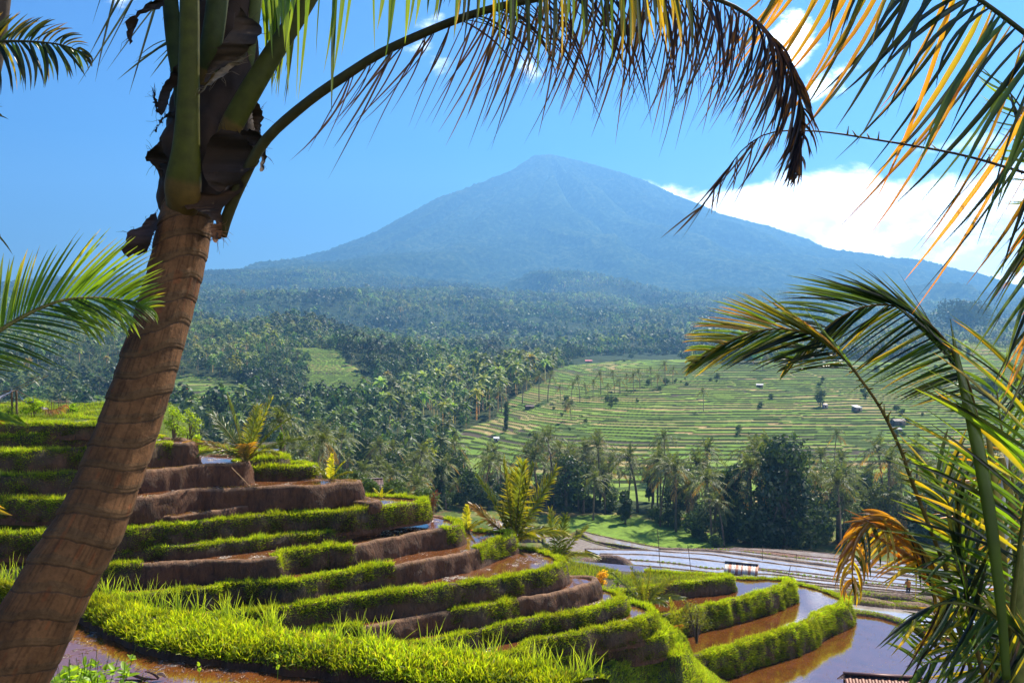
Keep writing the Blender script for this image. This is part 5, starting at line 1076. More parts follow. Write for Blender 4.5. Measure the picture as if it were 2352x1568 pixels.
    near_frond(t, [(2250, 1600, 6.0), (2200, 1440, 5.9), (2150, 1310, 5.8), (2100, 1240, 5.8), (2060, 1200, 5.8), (2020, 1190, 5.8), (1985, 1205, 5.8), (1966, 1250, 5.8), (1958, 1310, 5.8), (1958, 1350, 5.8)], [
        dict(n=40, t=(.30, .86), tips=[(.30, -90, -110, 0), (.45, -160, -128, 0), (.6, -110, -60, 0), (.75, -60, 20, 0), (.86, -40, 60, 0)], bend=(0, -14), w=.030, cols=[(1, ((.34, .19, .02), (.30, .10, .02))), (1, ((.30, .18, .03), (.14, .05, .02)))], jb=8, tw=.5, ang=.12, var=.16),
        dict(n=40, t=(.5, 1), tips=[(.5, -130, 46, 0), (.7, -80, 100, 0), (.85, -50, 92, 0), (1, -8, 40, 0)], bend=(-14, -16), w=.022, cols=[(1, ((.32, .20, .02), (.30, .13, .02))), (1, YEL)], jb=6, tw=.5, ang=.1),
        dict(n=30, t=(.5, 1), tips=[(.5, 30, 160, 0), (.7, 40, 130, 0), (1, 6, 50, 0)], bend=(14, -8), w=.024, cols=[(1, YEL), (1, ORANGE), (1, DARK)], jb=6, tw=.5, ang=.1)], .018, .004, (.30, .18, .03), 'withered orange frond drooping over the flooded paddies')
    near_frond(t, [(2400, 1560, 5.4), (2345, 1462, 5.4), (2266, 1405, 5.4), (2198, 1384, 5.4), (2147, 1390, 5.4), (2095, 1418, 5.4)], [
        dict(n=28, t=(.2, 1), tips=[(.2, -90, 170, 0), (.5, -118, 152, 0), (.8, -113, 150, 0), (1, -80, 70, 0)], bend=(20, -22), w=.026, cols=[(2, GREEN), (1, DARK), (1, DEAD), (1, YEL)], jb=8, tw=.6, ang=.12, var=.15),
        dict(n=12, t=(.1, .5), tips=[(.1, -40, -120, 0), (.5, -70, -60, 0)], bend=(-4, -10), w=.030, cols=gm, jb=8, tw=.6, ang=.12)], .016, .005)
    near_frond(t, [(2380, 1700, 5.9), (2330, 1600, 5.9), (2270, 1530, 5.8), (2220, 1500, 5.8), (2170, 1500, 5.8), (2120, 1530, 5.8)], [
        dict(n=40, t=(.1, 1), tips=[(.1, 40, -170, 0), (.5, -60, -160, 0), (1, -90, -60, 0)], bend=(-6, -10), w=.026, cols=gm, jb=8, tw=.6, ang=.15),
        dict(n=28, t=(.1, 1), tips=[(.1, -40, 130, 0), (1, -60, 110, 0)], bend=(14, -10), w=.03, cols=[(1, DEAD), (2, GREEN)], jb=8, tw=.6, ang=.15)], .016, .005)
    near_frond(t, [(2420, 1500, 6.6), (2380, 1300, 6.6), (2330, 1120, 6.6), (2300, 980, 6.6), (2290, 900, 6.6)], [
        dict(n=46, t=(.05, 1), tips=[(.05, -150, 90, 0), (.5, -200, 40, 0), (1, -110, -60, 0)], bend=(8, -14), w=.027, cols=[(3, YEL), (3, GREEN), (2, ORANGE), (2, DARK)], jb=10, tw=.6, ang=.16),
        dict(n=46, t=(.05, 1), tips=[(.05, 60, -100, 0), (.5, 110, -130, 0), (1, 60, -110, 0)], bend=(8, -14), w=.027, cols=gm, jb=10, tw=.6, ang=.16)], .018, .005, (.2, .15, .03))
    near_frond(t, [(2290, 1640, 5.5), (2240, 1480, 5.5), (2216, 1340, 5.5), (2205, 1240, 5.5), (2200, 1150, 5.5)], [
        dict(n=18, t=(.3, 1), tips=[(.3, -30, -150, 0), (.7, -26, -130, 0), (1, -2, -60, 0)], bend=(-4, 0), w=.030, cols=[(2, LIME), (2, DARK)], jb=6, tw=.5, ang=.1),
        dict(n=18, t=(.3, 1), tips=[(.3, 60, -150, 0), (.7, 40, -120, 0), (1, 10, -60, 0)], bend=(4, 0), w=.030, cols=[(2, GREEN), (2, DARK)], jb=6, tw=.5, ang=.1),
        dict(n=18, t=(.1, .8), tips=[(.1, -150, 90, 0), (.8, -110, 60, 0)], bend=(4, -20), w=.026, cols=gm, jb=8, tw=.6, ang=.2)], .017, .006, (.13, .08, .02))
right_palms()
# ------------------------------------------------------------ young palms and plants on the spur
def young_palm(u, v, D, H, fr, label, name='young_palm', cat='palm tree', w=.05, seed=0, nl=26, c=None, z=None):
    w = w*1.15; nl = int(nl*1.45)
    """fr: (lean_px_x, length factor, droop, colour pair, side) per frond; fronds rise from one short stump"""
    rs = np.random.default_rng(seed+500); base = P3(u, v, D); base[2] -= .12; t = thing(name, label, cat, base)
    mb = MB(); mb.tube([np.zeros(3), (0, 0, .10*H)], [.055*H**.5, .04*H**.5], 8, (.16, .10, .05), jit=.2); mb.build('trunk', M['bark'], t)
    for i, (lean, lf, dr, cp, dep) in enumerate(fr):
        L = H*lf; tt = np.linspace(0, 1, 7)[:, None]; hx = lean; hd = dep
        dirv = norm(np.array([hx, hd, 1.0])); hor = np.array([hx, hd, 0]); hn = np.linalg.norm(hor)+1e-6
        p = np.array([0, 0, .06*H])+dirv*L*tt+np.array([hor[0]/hn, hor[1]/hn, 0])*L*.22*dr*tt**2-np.array([0, 0, 1])*L*dr*.42*tt**2.2
        mb = MB(); add_frond(mb, p, L*.30, n=nl, w=w*H/3, up=(-hor[0]*.6, -hor[1]*.6-.25, 1.0), droop=.35, a0=62, a1=22, c0=cp[0], c1=cp[1], S=3, rs=rs, rw=.014*H, rc=(.22, .20, .05))
        mb.build('frond', M['leaf'], t)
    return t
YG = ((.12, .18, .012), (.34, .30, .02)); GG = ((.05, .09, .012), (.14, .17, .02)); OO = ((.60, .20, .012), (.62, .14, .01)); YY = ((.34, .40, .02), (.46, .42, .03)); BR = ((.14, .10, .02), (.38, .20, .02))
young_palm(565, 1064, 42.2, 3.2, [(-1.2, .95, .75, BR, -.1), (-.55, 1.0, .35, GG, .1), (-.18, 1.1, .12, GG, -.2), (.3, 1.08, .2, YG, .1), (.75, 1.05, .35, GG, -.1), (1.2, .9, .6, GG, .1), (.25, .8, .9, BR, -.7), (-.3, .8, .8, GG, .7), (.9, .7, 1.1, YG, -.5), (-1.0, .7, 1.1, GG, -.4), (.1, .95, .2, YG, .3)], 'young palm with brown-green arching fronds standing on the highest brown terrace', seed=1)
young_palm(1181, 1256, 47.2, 4.6, [(-.42, 1.0, .25, GG, -.1), (-.9, .72, .25, BR, .05), (-1.3, .55, .75, OO, -.1), (-.12, 1.03, .06, YG, -.15), (.10, 1.0, .05, YG, .1), (.22, 1.02, .08, GG, -.1), (.52, 1.06, .12, YG, .1), (1.1, .65, 1.0, YG, -.3), (-1.1, .5, 1.0, BR, -.3), (.9, .55, 1.1, GG, .4), (.5, .5, 1.1, YG, -.7), (-.6, .45, 1.0, GG, -.6), (0, .9, .15, YG, .3)], 'tallest young palm on the terraces, with one bright orange frond on its left', seed=2, nl=34)
young_palm(1072, 1220, 46.5, 1.35, [(0, 1.1, .05, YY, 0), (-.9, .85, .7, YY, -.1), (.9, .9, .6, YY, .1), (-.4, .7, .5, YY, .4), (.5, .8, .5, YY, -.4)], 'small lemon yellow palm left of the tallest young palm', seed=3, w=.12)
young_palm(1280, 1297, 48.0, 2.9, [(-.12, 1.1, .08, YG, 0), (.15, 1.0, .2, GG, .2), (.6, .98, .3, YG, 0), (.3, .9, .6, GG, -.3), (-.5, .7, .9, GG, -.2), (.9, .8, 1.2, YG, -.2), (.2, .6, 1.3, GG, -.6), (-.2, .7, 1.2, GG, .5)], 'young palm with blue-green drooping fronds right of the tallest young palm', seed=4, nl=32)
young_palm(1480, 1396, 50.5, 2.7, [(-.75, 1.05, .25, GG, 0), (-.25, .95, .2, YG, .1), (.12, .95, .1, YG, -.1), (.7, 1.0, .4, YG, 0), (1.0, .9, .9, GG, -.3), (-.9, .7, .9, GG, -.3), (.5, .7, 1.2, GG, -.6), (1.2, .6, 1.0, GG, .4)], 'young palm leaning over the flooded paddy at the right foot of the terraces', seed=5, nl=30)
young_palm(1552, 1452, 46.5, 1.8, [(-.15, 1.1, .1, YY, 0), (.35, 1.0, .3, YG, .1), (-.7, .8, .6, YG, -.1), (.8, .7, .8, YG, 0), (.1, .7, .9, BR, -.5)], 'small yellow-green palm beside the fine-leaved shrub below the terraces', seed=6, w=.09)
young_palm(759, 1102, 42.6, 1.25, [(-.8, .9, .3, YG, 0), (.05, 1.1, .12, YY, 0), (.55, 1.0, .3, YY, 0), (1.2, .9, .6, YG, 0)], 'small broad-leaved palm seedling beside the shallow pond on the highest brown terrace', seed=7, w=.16, nl=18)
young_palm(876, 1140, 43.8, .68, [(-.6, 1, .3, YY, 0), (.9, 1.1, .4, YY, 0), (.1, .8, .1, YY, 0)], 'tiny yellow palm seedling at the end of the brown terrace nose', seed=8, w=.2, nl=14)
young_palm(300, 1035, 46, 2.0, [(.9, 1.0, .8, YY, 0), (.5, 1.1, .3, YG, 0), (-.4, 1, .3, YG, 0)], 'yellow palm half hidden right behind the ringed trunk', seed=10, w=.1)
def leafy(u, v, D, H, W, n, c, label, name='shrub', cat='shrub', ls=.09, narrow=False, stem=(.12, .08, .05), sub=7, seed=0, up=.3):
    rs = np.random.default_rng(900+seed); base = P3(u, v, D); t = thing(name, label, cat, base); mt = MB(); mc = MB()
    cen = []
    for i in range(sub):
        a = rs.random()*6.28; zz = H*(up+(1-up)*(i+.6)/sub*.92); r = W*.5*rs.uniform(.2, .75)*(1.1-.5*i/sub); p = np.array([r*math.cos(a), r*math.sin(a), zz]); cen.append(p)
        s = np.linspace(0, 1, 5)[:, None]; q = np.array([0, 0, 0])*(1-s)+p*s+np.array([0, 0, .12*H])*np.sin(s*3.14); mt.tube(q+rs.normal(0, .012*H, q.shape), np.linspace(.022*H+.008, .006, 5), 5, stem, cap=False)
    mt.build('trunk', M['bark'], t)
    per = n//sub
    for p in cen:
        d = rs.normal(0, 1, (per, 3)); P = p+norm(d)*rs.random((per, 1))**.5*np.array([W*.26, W*.26, H*.16])
        if narrow: 
            tip = norm(norm(d)+np.array([0, 0, .6]))*ls*2.6*(.6+.8*rs.random((per, 1))); V, Fq, C = blades(P, tip, tip*0+np.array([0, 0, .02]), np.full(per, ls*.45), norm(rs.normal(0, 1, (per, 3))), np.tile(np.array(c), (per, 1))*(1+rs.normal(0, .25, (per, 1))), np.tile(np.array(c)*1.2, (per, 1)), S=3)
            mc.add(V, Fq, np.clip(C, 0, 1))
        else:
            nn = norm(rs.normal(0, .7, (per, 3))+np.array([0, 0, .6])); a_ = norm(np.cross(nn, rs.normal(0, 1, (per, 3)))); b_ = np.cross(nn, a_); s_ = ls*(.6+.8*rs.random((per, 1)))
            V = np.stack([P-a_*s_, P-b_*s_*.5, P+a_*s_, P+b_*s_*.5], 1).reshape(-1, 3); mc.add(V, np.arange(per*4).reshape(-1, 4), np.repeat(np.clip(np.array(c)*(1+rs.normal(0, .25, (per, 1))), 0, 1), 4, axis=0))
    mc.build('foliage', M['grass'], t); return t
leafy(993, 1184, 46.3, 1.3, .7, 260, (.09, .025, .02), 'dark red spiky cordyline at the tip of the upper grassy terrace', 'cordyline', 'plant', .06, True, seed=1, up=.1)
leafy(1383, 1352, 51.5, 1.15, 1.1, 900, (.55, .33, .02), 'golden yellow bush at the terrace edge right of the young palms', 'golden_bush', 'bush', .05, seed=2, up=.2)
leafy(1600, 1475, 44.5, 2.2, 2.4, 900, (.10, .11, .02), 'fine-leaved sprawling shrub overhanging the left end of the flooded paddy', 'shrub', 'shrub', .05, stem=(.06, .04, .03), seed=3)
leafy(1585, 1440, 45.5, 1.4, 2.2, 240, (.12, .08, .02), 'sparse brownish twiggy shrub against the bright water', 'twiggy_shrub', 'shrub', .045, stem=(.06, .04, .03), seed=13)
leafy(452, 1044, 42.5, .95, .8, 700, (.30, .42, .02), 'small lime green bush right of the ringed trunk at the earth cutting', 'bush', 'bush', .05, seed=4)
leafy(402, 1022, 43.5, 1.9, 1.3, 900, (.20, .30, .02), 'thin bright green sapling just right of the ringed trunk', 'sapling', 'sapling', .06, seed=5)
leafy(436, 1030, 47.5, 2.2, 1.5, 700, (.20, .28, .02), 'taller loose sapling behind the lime green bush', 'sapling', 'sapling', .06, seed=6)
leafy(646, 1046, 46.5, 1.3, .5, 400, (.12, .20, .02), 'narrow green sapling between the young palm and the dark shrub', 'sapling', 'sapling', .06, seed=7)
leafy(75, 973, 43.4, 1.25, 1.1, 1300, (.26, .38, .02), 'bushy bright tree with a leaning trunk on the highest left terrace', 'small_tree', 'tree', .05, seed=8, up=.5)
leafy(165, 970, 44.6, 1.0, .6, 800, (.18, .30, .02), 'narrow bright green shrub behind the bamboo frame', 'columnar_shrub', 'shrub', .05, seed=9, up=.05)
leafy(18, 968, 43.0, .7, .7, 260, (.16, .24, .02), 'spiky green plant in front of the shelter posts', 'spiky_plant', 'plant', .06, True, seed=10, up=.1)
leafy(118, 972, 43.0, .35, 1.2, 500, (.14, .24, .02), 'low green herbs under the bamboo frame', 'herb_patch', 'plant', .05, seed=11, up=.1)
for i, (u, v, H) in enumerate(((1300, 1415, .5), (1320, 1385, .7), (1352, 1368, .6), (1405, 1372, .7), (1442, 1385, .5), (1340, 1400, .4), (1420, 1350, .6), (1375, 1372, .5))):
    o = leafy(u, v-2, 50.5+.3*i % 2, H, H*1.3, 220, (.22, .32, .02), 'low leafy weed between the golden bush and the terrace nose', 'weed', 'plant', .05, seed=20+i, up=.1); o['group'] = 'low weeds round the golden bush'

def set_tree(pair, u, v, hpx, H, label, cat='tree', name='broadleaf_tree', group=None, D=None, rz=1., wx=1.0):
    p = ground_at(u, v) if D is None else np.array([(u-CU)/F*D, D, (CV-v)/F*D])
    s = hpx/F*p[1]/H; e = plant_tree(pair, p-np.array([0, 0, .2]), s, rz, label, cat, group, name); e.scale = (s*wx, s*wx, s); return e
BIG = broadleaf_meshes(300, 20, 13, n=6500, lobes=26, c=(.030, .055, .012), ls=.42, low=.12)
IVY = broadleaf_meshes(301, 14, 5, n=3600, lobes=18, c=(.030, .060, .012), ls=.26, columnar=True, low=.06)
BAN = broadleaf_meshes(302, 14, 22, n=2600, lobes=20, c=(.04, .06, .02), ls=.6, flat=.6, low=.45)
AIRY = broadleaf_meshes(303, 17, 9, n=1500, lobes=22, c=(.10, .13, .035), ls=.25, flat=.35, low=.35)
FLAT = broadleaf_meshes(304, 9, 9, n=1800, lobes=14, c=(.10, .12, .02), ls=.22, flat=.45, low=.5)
set_tree(BIG, 1803, 1262, 268, 20, 'tallest dark leafy tree standing beyond the flooded paddies', rz=.4)
set_tree(IVY, 1010, 1168, 118, 14, 'dark ivy-clad columnar tree standing alone left of the tallest young palm', name='ivy_tree')
set_tree(IVY, 1682, 1240, 190, 14, 'dark ivy-covered tree directly left of the tallest dark tree', name='ivy_tree', rz=2.)
set_tree(AIRY, 1925, 1245, 205, 17, 'thin airy tree with layered branches right of the tallest dark tree')
set_tree(AIRY, 1580, 1200, 150, 17, 'airy tree behind the row of palms left of the ivy-covered tree', rz=3)
set_tree(FLAT, 2030, 1230, 120, 9, 'flat-crowned yellowish tree behind the orange drooping frond', rz=1)
set_tree(BAN, 2205, 776, 84, 14, 'big round tree alone on the grassy knoll', wx=1.0)
set_tree(IVY, 1162, 990, 75, 14, 'crooked dark tree standing in the middle of the far terraces', name='ivy_tree', rz=1.2, wx=.6)
set_tree(BROAD[0], 1884, 934, 42, 10, 'dark tree beside a small hut on the far terraces', rz=.7)
set_tree(BROAD[5], 2280, 910, 50, 5, 'pale brownish tree on the far terraces near the right edge', rz=.7)
set_tree(BROAD[3], 1645, 1268, 42, 6, 'small round dark tree at the edge of the flooded paddies', rz=.7)
set_tree(BROAD[3], 1300, 1182, 30, 6, 'small dark bush standing in the dry grass field', cat='bush', name='bush', rz=.2)
set_tree(BROAD[3], 1240, 1178, 24, 6, 'round bush left of the dry grass field', cat='bush', name='bush', rz=.9)
for i, (u, v, h, k, lb) in enumerate(((657, 1100, 165, 1, 'coconut palm with spread dark fronds right of the highest young palm'), (726, 1112, 125, 3, 'low drooping coconut palm left of the small broad-leaved seedling'),
        (1200, 925, 58, 1, 'left palm of the tall trio above the far terraces'), (1238, 920, 66, 4, 'middle palm of the tall trio at the top of the far terraces'), (1258, 922, 68, 2, 'right palm of the tall trio at the top of the far terraces'),
        (1152, 948, 54, 0, 'lone slender palm left of the trio on the far terraces'), (1616, 944, 52, 4, 'lone yellow-crowned palm in the middle of the wide far terraces'), (1917, 1060, 72, 0, 'lone palm on the far terraces right of the tall dark tree'),
        (1312, 965, 46, 3, 'palm on the grassy slope below the diagonal palm row'), (1256, 1172, 70, 1, 'palm standing in the dry grass right of the tallest young palm'), (1655, 1228, 128, 2, 'tall pale palm left of the ivy-covered tree'), (1340, 1178, 112, 3, 'broad palm at the field edge with drooping fronds'),
        (1378, 1165, 160, 2, 'tall straight palm in front of the dark grove'), (1280, 1145, 128, 4, 'tall slim palm above the tallest young palm'), (2085, 806, 50, 3, 'palm at the foot of the grassy knoll'), (1752, 850, 40, 3, 'palm at the upper edge of the wide far terraces'), (1510, 1180, 120, 0, 'palm with pale fronds right of the green field'))):
    set_tree(PALMS[k], u, v, h, (9.5, 8, 11, 7, 10)[k]+1.2, lb, 'palm tree', 'coconut_palm', rz=i*1.3, D={0: 78., 1: 82.}.get(i))
for i, (u, v) in enumerate(((1288, 922), (1312, 916), (1332, 922), (1346, 908), (1362, 918), (1380, 905), (1396, 912), (1412, 902), (1424, 906), (1440, 896), (1455, 900), (1470, 892), (1496, 886), (1510, 892), (1528, 884), (1545, 880))):
    set_tree(PALMS[i % 5], u, v, 34+7*(i % 3), 10, 'palm in the diagonal row climbing the far terraces', 'palm tree', 'coconut_palm', 'diagonal row of palms on the far terraces', rz=i*1.1)
k = 0
for i, (u, v, r, n) in enumerate(((1310, 950, 60, 16), (1420, 915, 60, 18), (1540, 882, 40, 14), (1700, 990, 26, 9), (1890, 880, 30, 5), (1990, 905, 40, 8), (2070, 950, 50, 10), (2190, 830, 60, 12), (1225, 1000, 30, 8), (1560, 1075, 60, 8), (1850, 1110, 60, 10), (2180, 880, 60, 8), (2030, 860, 40, 6), (1450, 835, 30, 4), (1760, 925, 50, 6), (2100, 1010, 60, 9), (1650, 880, 60, 5), (2290, 960, 40, 8))):
    for _ in range((n+1)//2):
        uu, vv = u+rng.normal(0, r*.5), v+rng.normal(0, r*.22)
        set_tree(BROAD[(3, 5)[k % 2]], uu, vv, rng.uniform(5, 16), 5.5, 'green bush scattered on the far terraced hillside', 'bush', 'bush', 'bushes scattered over the far terraces', rz=k); k += 1
# undergrowth along the foot of the grove
for i in range(90):
    u = rng.uniform(1560, 2340) if i % 3 else rng.uniform(1080, 1560); v = np.interp(u, [1080, 1200, 1350, 1560, 1620, 2340], [1175, 1160, 1172, 1218, 1252, 1252])-rng.uniform(0, 10)
    set_tree(BROAD[(3, 5, 1)[i % 3]], u, v, rng.uniform(18, 44), 5.5, 'low leafy bush at the foot of the dark grove', 'bush', 'bush', 'bushes at the foot of the grove', rz=i)
for i in range(46):                                                # banana-like saplings and bright shrubs near the spur
    u = rng.uniform(390, 1000); v = np.interp(u, [390, 600, 800, 1000], [1060, 1075, 1130, 1170])+rng.uniform(-12, 6)
    set_tree(BROAD[(5, 3)[i % 2]], u, v, rng.uniform(26, 52), 5.5, 'bright bush crowding behind the upper terraces', 'bush', 'bush', 'bushes behind the upper terraces', rz=i, D=rng.uniform(62, 90))

for i in range(70):
    u = rng.uniform(960, 1360); v = np.interp(u, [960, 1100, 1250, 1360], [1165, 1150, 1150, 1160])+rng.uniform(-32, 14)
    set_tree(BROAD[(3, 5, 1)[i % 3]], u, v, rng.uniform(14, 36), 5.5, 'bush in the rough ground around the dark columnar tree', 'bush', 'bush', 'bushes around the dark columnar tree', rz=i)
for i in range(26):
    u = rng.uniform(1050, 1560); v = rng.uniform(1085, 1165)
    set_tree(PALMS[i % 5], u, v, rng.uniform(60, 105), 10, 'coconut palm in the loose row between the tallest young palm and the far terraces', 'palm tree', 'coconut_palm', 'loose palms below the far terraces', rz=i*1.3)

# ------------------------------------------------------------ huts, shelter, poles, worker
def wallmat(): return M['paint']
def hut(p, wx, wy, h, rh, rz, roofc, wallc, label, name='hut', over=.3, gable=True, stripes=None, posts=False, group=None):
    t = thing(name, label, 'hut', p, group, rz); mb = MB()
    if posts:
        for sx in (-1, 1):
            for sy in (-1, 1):
                m2 = MB(); m2.tube([(sx*wx/2, sy*wy/2, -.3), (sx*wx/2, sy*wy/2, h)], .05, 6, (.12, .08, .05)); m2.build('post', M['paint'], t)
    else:
        mb.box((-wx/2, -wy/2, -.4), (wx/2, wy/2, h), wallc); mb.build('wall', M['paint'], t)
        m2 = MB(); m2.box((-wx*.12, -wy/2-.03, 0), (wx*.16, -wy/2+.02, h*.8), (.03, .02, .015)); m2.build('door', M['paint'], t)
    mr = MB(); X = wx/2+over; Y = wy/2+over; th = .05; n = 24; xs = np.linspace(-X, X, n+1)
    ridge = (0 if gable else -Y)
    for i in range(n):
        cc = np.array(roofc)*(1+rng.normal(0, .1)) if not stripes else np.array(stripes[i % len(stripes)])
        z0 = .015*(i % 2)
        for (ya, za, yb, zb) in (((-Y, h-.05, 0, h+rh), (0, h+rh, Y, h-.05)) if gable else ((-Y, h, Y, h+rh),)):
            V = [(xs[i], ya, za+z0), (xs[i+1], ya, za+z0), (xs[i+1], yb, zb+z0), (xs[i], yb, zb+z0), (xs[i], ya, za+z0-th), (xs[i+1], ya, za+z0-th), (xs[i+1], yb, zb+z0-th), (xs[i], yb, zb+z0-th)]
            mr.add(V, np.array([[0, 1, 2, 3], [7, 6, 5, 4], [0, 4, 5, 1], [2, 6, 7, 3], [0, 3, 7, 4], [1, 5, 6, 2]]), cc)
    r = mr.build('roof', M['tin'], t)
    if gable:
        mg = MB(); mg.add([(wx/2, -wy/2, h-.04), (wx/2, wy/2, h-.04), (wx/2, 0, h+rh-.1), (-wx/2, -wy/2, h-.04), (-wx/2, wy/2, h-.04), (-wx/2, 0, h+rh-.1)], [np.array([[0, 1, 2], [3, 5, 4]])], wallc if not posts else (.03, .025, .02)); mg.build('gable', M['paint'], t)
        mk = MB(); mk.box((-X, -.12, h+rh-.02), (X, .12, h+rh+.05), np.array(roofc)*.9); mk.build('ridge_cap', M['tin'], r)
    return t
M['tin'] = attr_mat('sheet_roof', .42, .35, 5, .5, .3, .25)
SIL = (.52, .50, .50); RUS = (.22, .075, .045)
p = PZ(1706, 1330, 24.0)
hut(p+np.array([0, .4, -.10]), 2.7, 2.0, .9, .78, R(-20), (.34, .33, .33), (.05, .04, .035), 'shed roof of grey and rusty iron sheets among the flooded paddies', 'tin_shed', .3, True, [(.34, .32, .32), (.32, .30, .30), (.30, .26, .24), RUS, RUS, (.34, .33, .33), (.33, .31, .31), (.34, .33, .33), RUS, (.26, .12, .08), (.34, .33, .33), (.30, .26, .25), RUS, (.3, .28, .28)], True)
p = PZ(*Z3(1400, 1600), 17.6); hut(p+np.array([0, 0, -.9]), 3.2, 2.2, .8, .75, R(-8), (.12, .045, .035), (.10, .06, .04), 'dark red-brown thatch-lined roof at the bottom edge of the big paddy', 'field_hut', .3, True, None, True)
p = P3(837, 1128, 88); hut(p-np.array([0, 0, 1.0]), 3.2, 3, 1.4, .9, R(10), (.12, .07, .06), (.12, .08, .06), 'brown tiled hut roof half hidden behind the terrace nose', 'farm_hut', .3)
for (u, v, wpx, hp, rf, wc, lb, gb, rz) in ((1968, 944, 18, 12, (.45, .45, .44), (.16, .14, .13), 'hut with a white sloping roof in the middle of the far terraces', False, .5), (2062, 976, 26, 13, (.14, .11, .10), (.10, .08, .07), 'hut with a dark thatched roof near the right end of the far terraces', True, .2), (2060, 991, 18, 8, (.34, .33, .33), (.08, .07, .06), 'grey-roofed shed just below the dark thatched hut', False, .1),
        (1745, 889, 14, 7, (.38, .37, .36), (.1, .08, .07), 'small white-roofed shelter left of centre on the wide far terraces', False, -.3), (1926, 842, 16, 9, (.5, .5, .48), (.12, .1, .09), 'white-roofed hut touching the tip of the dark arching frond', False, .2), (1216, 938, 18, 8, (.09, .06, .06), (.08, .06, .05), 'dark little pavilion beside the tall palm trio', True, .2),
        (1140, 1012, 12, 8, (.5, .5, .52), (.3, .3, .32), 'small pale block hut at the foot of the crooked dark tree', False, .1), (1352, 833, 14, 6, (.5, .12, .12), (.1, .07, .06), 'red-roofed hut on the crest left of the wide terraces', False, .0), (1576, 1085, 14, 6, (.3, .28, .28), (.1, .07, .06), 'pale hut roof at the lower edge of the far terraces', False, .0),
        (1895, 936, 10, 8, (.35, .3, .3), (.3, .26, .25), 'tiny hut under the dark tree on the far terraces', False, .0), (600, 1006, 22, 7, (.6, .6, .62), (.2, .2, .2), 'pale roof glimpsed behind the fronds of the highest young palm', False, .0), (1048, 1118, 16, 8, (.5, .42, .42), (.3, .25, .25), 'pinkish hut roof right of the dark columnar tree', True, .0)):
    g = ground_at(u, v); px = g[1]/F; hut(g, wpx*px, wpx*px*.8, hp*px*.7, hp*px*.4, rz, rf, wc, lb, 'field_hut', wpx*px*.08, gb)
# hill shelter on the far-left terrace
def bamboo(t, a, b, r=.018, c=(.14, .09, .05), nm='pole'):
    a = np.array(a); b = np.array(b); m = MB(); n = 7; pts = a+(b-a)*np.linspace(0, 1, n)[:, None]+rng.normal(0, .004, (n, 3)); m.tube(pts, r, 7, c, jit=.15); return m.build(nm, M['bark'], t, off=t.location)
def C5(x, y, D=43.6): return P3(x*.1223, y*.1223+861.3, D)
t = thing('pole_shelter', 'open pole shelter with a sagging black tarpaulin on the highest left terrace', 'shelter', C5(100, 800, 44.5))
for a, b, r in (((222, 810, 43.6), (222, 300, 43.6), .05), ((315, 760, 44.6), (308, 285, 44.6), .055), ((-160, 820, 44), (-165, 330, 44), .05), ((-420, 800, 45), (-425, 300, 45), .05)): bamboo(t, C5(*a), C5(*b), r, (.12, .08, .05), 'post')
for a, b in (((-30, 400, 43.4), (730, 30, 42.6)), ((-30, 440, 43.5), (900, 10, 42.6)), ((230, 430, 43.7), (560, 515, 44.4)), ((310, 280, 44), (930, 640, 43.6)), ((-430, 330, 44), (310, 290, 44.4)), ((-200, 500, 44), (210, 535, 43.7)), ((310, 285, 44.6), (222, 300, 43.6))): bamboo(t, C5(*a), C5(*b), .017)
def tarp(t, rows, c, nm='tarpaulin'):
    rows = np.array([[C5(*p) for p in r] for r in rows]); G = np.stack([smooth_path(r, 26) for r in rows]); G[..., 2] += .02*rng.normal(0, 1, G.shape[:2]); n, m = G.shape[:2]
    V = np.concatenate([G.reshape(-1, 3), G.reshape(-1, 3)-np.array([0, 0, .012])])-np.array(t.location); f = grid_faces(n, m); mesh_np(nm, V, [f, f[:, ::-1]+n*m], M['tarp'], c, True, t)
M['tarp'] = attr_mat('black_tarp', .35, .2, 6, .5)
tarp(t, [[(325, 305, 44.5), (390, 400, 44.2), (480, 455, 44), (620, 440, 43.8)], [(325, 315, 43.8), (400, 440, 43.4), (500, 510, 43.3), (640, 470, 43.2)], [(335, 330, 43.4), (420, 465, 43.0), (520, 520, 42.9), (630, 500, 42.9)]], (.012, .011, .013))
tarp(t, [[(-260, 330, 44.4), (0, 390, 44.2), (230, 268, 44.4)], [(-260, 390, 43.4), (0, 445, 43.2), (240, 300, 43.5)]], (.22, .20, .20))
tarp(t, [[(730, 560, 44.0), (830, 600, 43.8), (920, 630, 43.8)], [(750, 600, 43.4), (830, 650, 43.2), (900, 650, 43.2)]], (.30, .24, .20))
t = thing('bamboo_rack', 'upright bamboo rack of thin poles tied to one crossbar, right of the leaning bushy tree', 'bamboo frame', C5(1100, 860))
for x, y0, y1, D in ((968, 455, 850, 43.3), (1012, 470, 760, 44.1), (1103, 445, 840, 43.3), (1142, 455, 830, 44.1), (1247, 445, 875, 43.3), (1282, 470, 840, 44.1)): bamboo(t, C5(x, y1+40, D), C5(x, y0, D), .017)
bamboo(t, C5(955, 492, 43.25), C5(1300, 500, 43.25), .018, (.3, .24, .18), 'crossbar'); bamboo(t, C5(1000, 500, 44.05), C5(1300, 500, 44.05), .014, (.3, .24, .18), 'crossbar')
